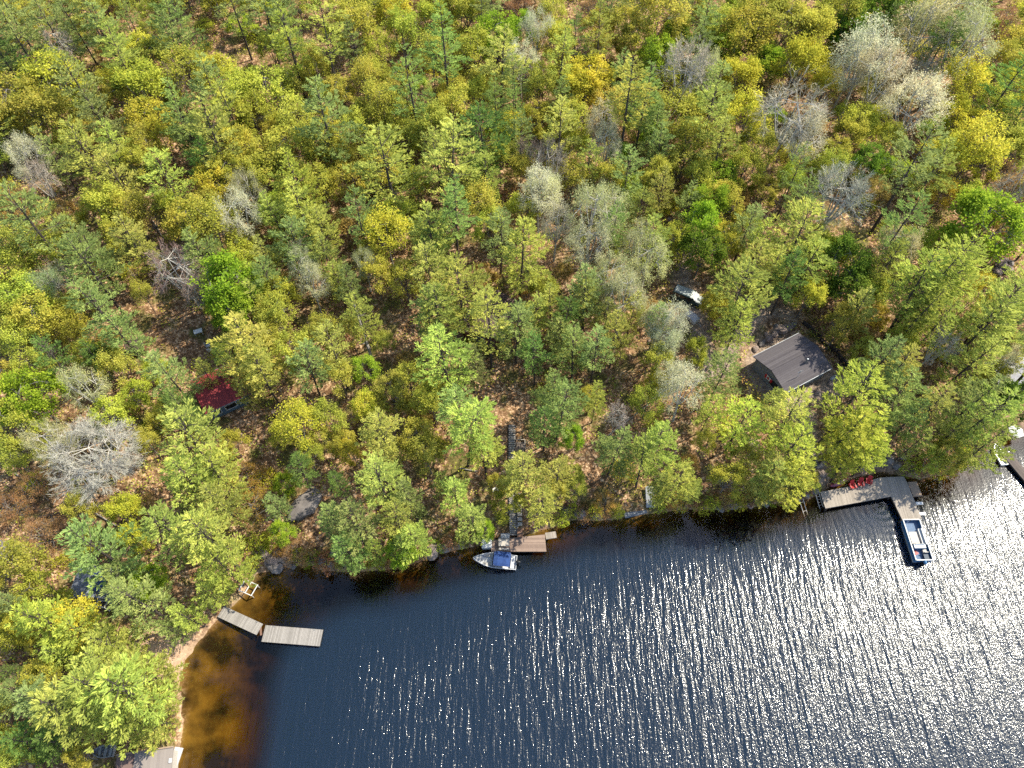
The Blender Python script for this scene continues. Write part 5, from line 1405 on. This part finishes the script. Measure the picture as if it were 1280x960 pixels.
places = [((300, 375), (660, 720), 'among the shore rocks right of the cove'), ((376, 445), (660, 720), 'along the shaded shore below the smooth boulder'), ((490, 590), (660, 720), 'at the waterline left of the motorboat'),
          ((690, 760), (620, 660), 'at the waterline right of the reddish dock'), ((890, 1030), (600, 650), 'at the waterline left of the L-shaped dock'), ((930, 1000), (400, 440), 'in the rubble behind the grey cabin'),
          ((1015, 1070), (455, 500), 'on the gravel right of the grey cabin'), ((990, 1030), (530, 600), 'beside the path down to the L-shaped dock'), ((925, 945), (545, 560), 'in the bank below the grey cabin'), ((800, 835), (420, 450), 'on the bare ground below the parked van'),
          ((1240, 1270), (320, 345), 'by the bright lime tree at the right edge'), ((1090, 1195), (540, 590), 'on the bank behind the L-shaped dock'), ((1150, 1200), (390, 410), 'between the right hand pines'), ((830, 850), (270, 290), 'on the track above the parked van')]
for o, px, py, pk in ROCKS:
    for (xa, xb), (ya, yb), txt in places:
        if xa <= px <= xb and ya <= py <= yb:
            tag(o, ('pinkish granite boulder ' if pk else 'grey granite boulder ') + txt, 'boulder', ('pinkish' if pk else 'grey') + ' boulders ' + txt); break

# --- dead wood
def log(pa, pb, r0, r1, lab, name='fallen_log', lift=.1, m_='dead_wood', branches=0, up=(0, 0)):
    a, b = at(*pa), at(*pb)
    A = np.array([a[0], a[1], a[2] + r0 + lift + up[0]]); B = np.array([b[0], b[1], b[2] + r1 + lift + up[1]])
    t = thing(name, tuple(A), lab, 'log', 0)
    d = B - A; n = 6
    MB().tube([d * s + np.array([0, 0, .04 * math.sin(s * 9)]) for s in np.linspace(0, 1, n)], list(np.linspace(r0, r1, n)), 7).build('trunk', m_, t)
    for k in range(branches):
        s = trng.uniform(.35, .95); e = d * s + trng.normal(0, .9, 3) + np.array([0, 0, .4])
        MB().tube([d * s, e], [r1 * .9, .015], 5).build('branch', m_, t)
    return t
log((469, 462), (453, 415), .30, .12, 'leaning dead grey pine snag with broken branch stubs left of centre', 'dead_snag', 0, 'dead_wood', 6, (0, 6.5))
log((350, 664), (344, 642), .12, .05, 'forked white driftwood branch below the golden shrubs', 'driftwood', .3, 'dead_wood', 5, (0, .5))
log((575, 586), (597, 590), .10, .07, 'pale fallen log on the open slope left of the upper stairway')
log((50, 648), (86, 640), .22, .16, 'thick dark fallen log among the rusty shrubs at left', m_='pine_bark')
log((104, 632), (146, 658), .12, .06, 'thin pale fallen trunk below the white-twigged bare tree')
log((20, 592), (62, 626), .10, .05, 'thin grey fallen trunk left of the white-twigged bare tree')
log((30, 852), (48, 822), .18, .14, 'short pale timber leaning downhill of the brown deck at left', m_='wood_tan')
log((192, 278), (203, 296), .12, .09, 'pale fallen trunk in a small gap of the upper left forest')
log((278, 190), (300, 222), .14, .07, 'grey fallen trunk leaning through the upper left forest', branches=3, up=(0, 3))
log((760, 545), (812, 505), .10, .06, 'thin fallen trunk on the open slope below the silvery poplars')
log((880, 560), (905, 540), .12, .08, 'dark fallen log on the slope left of the grey cabin', m_='pine_bark')
log((690, 634), (742, 636), .10, .07, 'dark log along the shore right of the reddish dock', m_='pine_bark')
for i, (px, py) in enumerate([(345, 522)]):
    x, y, z = at(px, py); t = thing('tree_stump', (x, y, z), 'short cut tree stump right of the red-roofed cottage', 'stump'); MB().tube([(0, 0, -.2), (0, 0, 1.6)], [.36, .28], 9).build('bark', 'pine_bark', t); MB().tube([(0, 0, 1.602), (0, 0, 1.63)], .25, 9).build('cut_face', 'wood_tan', t)
# ------------------------------------------------------------------ one label per tree: its look, then the landmark it stands nearest to
MARKS = [('the red-roofed cottage', 278, 492), ('the grey cabin', 990, 455), ('the parked van', 862, 368), ('the log cottage', 603, 405), ('the slate-roofed house', 118, 728), ('the boathouse', 185, 955),
         ('the left cove dock', 300, 775), ('the smooth boulder', 383, 630), ('the reddish dock', 645, 680), ('the upper stairway', 640, 555), ('the low slate-blue dock', 795, 638), ('the L-shaped dock', 1090, 612),
         ('the far right pier', 1265, 580), ('the grey-roofed house', 1262, 468), ('the lime tree at right', 1225, 290), ('the white-twigged tree', 118, 570), ('the garden table', 248, 415), ('the dead snag', 462, 440),
         ('the grey fan-shaped tree', 862, 88), ('the wide grey tree', 975, 150), ('the poplar thicket', 750, 290), ('the round silvery poplars', 1185, 45), ('the bare tree by the lime tree', 1055, 240),
         ('the big yellow tree', 62, 95), ('the upper left corner', 0, 0), ('the upper right corner', 1280, 0), ('the lime tree at top', 620, 50), ('the reddish bare tree', 225, 340), ('the tilted silvery poplar', 380, 340),
         ('the top edge centre', 430, 0), ('the bottom left corner', 0, 960), ('the left edge', 0, 330), ('the top edge', 240, 0), ('the soft blue-green pine', 405, 155), ('the twin pale poplars', 753, 170), ('the top edge right of centre', 960, 0)]
SELF = {('G1', 750, 155), ('G1', 758, 185), ('L1', 1225, 290), ('L1', 620, 50), ('B1', 862, 88), ('B1', 975, 150), ('B1', 1055, 240), ('M2', 62, 95), ('B2', 225, 340), ('P2', 405, 155), ('W1', 118, 570)}
OWN = {('L1', 1225, 290): 'bright lime green leafy tree alone near the right edge', ('L1', 620, 50): 'vivid lime tree below the top edge, brightest of the upper forest', ('B1', 862, 88): 'grey leafless tree with a fan-shaped crown near the top',
       ('B1', 975, 150): 'wide grey leafless tree, largest bare crown of the upper right forest', ('B1', 1055, 240): 'round leafless grey tree left of the bright lime tree at right', ('M2', 62, 95): 'big rounded yellow tree in the upper left forest',
       ('B2', 225, 340): 'reddish leafless tree uphill of the garden table', ('P2', 405, 155): 'soft rounded blue-green pine left of the top middle', ('W1', 118, 570): 'wide white-twigged bare tree, palest crown at left',
       ('G1', 750, 155): 'upper one of the twin pale poplars above the centre', ('G1', 758, 185): 'lower one of the twin pale poplars above the centre'}
ORD = ['nearest', 'second nearest', 'third nearest', 'fourth nearest', 'fifth nearest', 'sixth nearest', 'seventh nearest', 'eighth nearest', 'ninth nearest', 'tenth nearest', 'eleventh nearest', 'twelfth nearest', 'thirteenth nearest', 'fourteenth nearest', 'fifteenth nearest', 'sixteenth nearest']
bins = {}
for root, code, px, py, Rw in ITEMS:
    if (code, px, py) in OWN:
        root['label'] = OWN[(code, px, py)]; continue
    d = [math.hypot(px - mx, (py - my) * 1.15) for _, mx, my in MARKS]
    i = int(np.argmin(d)); nm, mx, my = MARKS[i]
    dx, dy = px - mx, (py - my) * 1.15
    if 'corner' in nm or 'edge' in nm: rel = 'near'
    elif abs(dy) > abs(dx): rel = 'above' if dy < 0 else 'below'
    else: rel = 'left of' if dx < 0 else 'right of'
    bins.setdefault((LOOK[code], rel, nm), []).append((d[i], root))
for (look, rel, nm), lst in bins.items():
    lst.sort(key=lambda q: q[0])
    for k, (dd, root) in enumerate(lst):
        if len(lst) == 1: root['label'] = f'{look} {rel} {nm}'
        else: root['label'] = f'{look} {rel} {nm}, {ORD[min(k, 15)]} one'
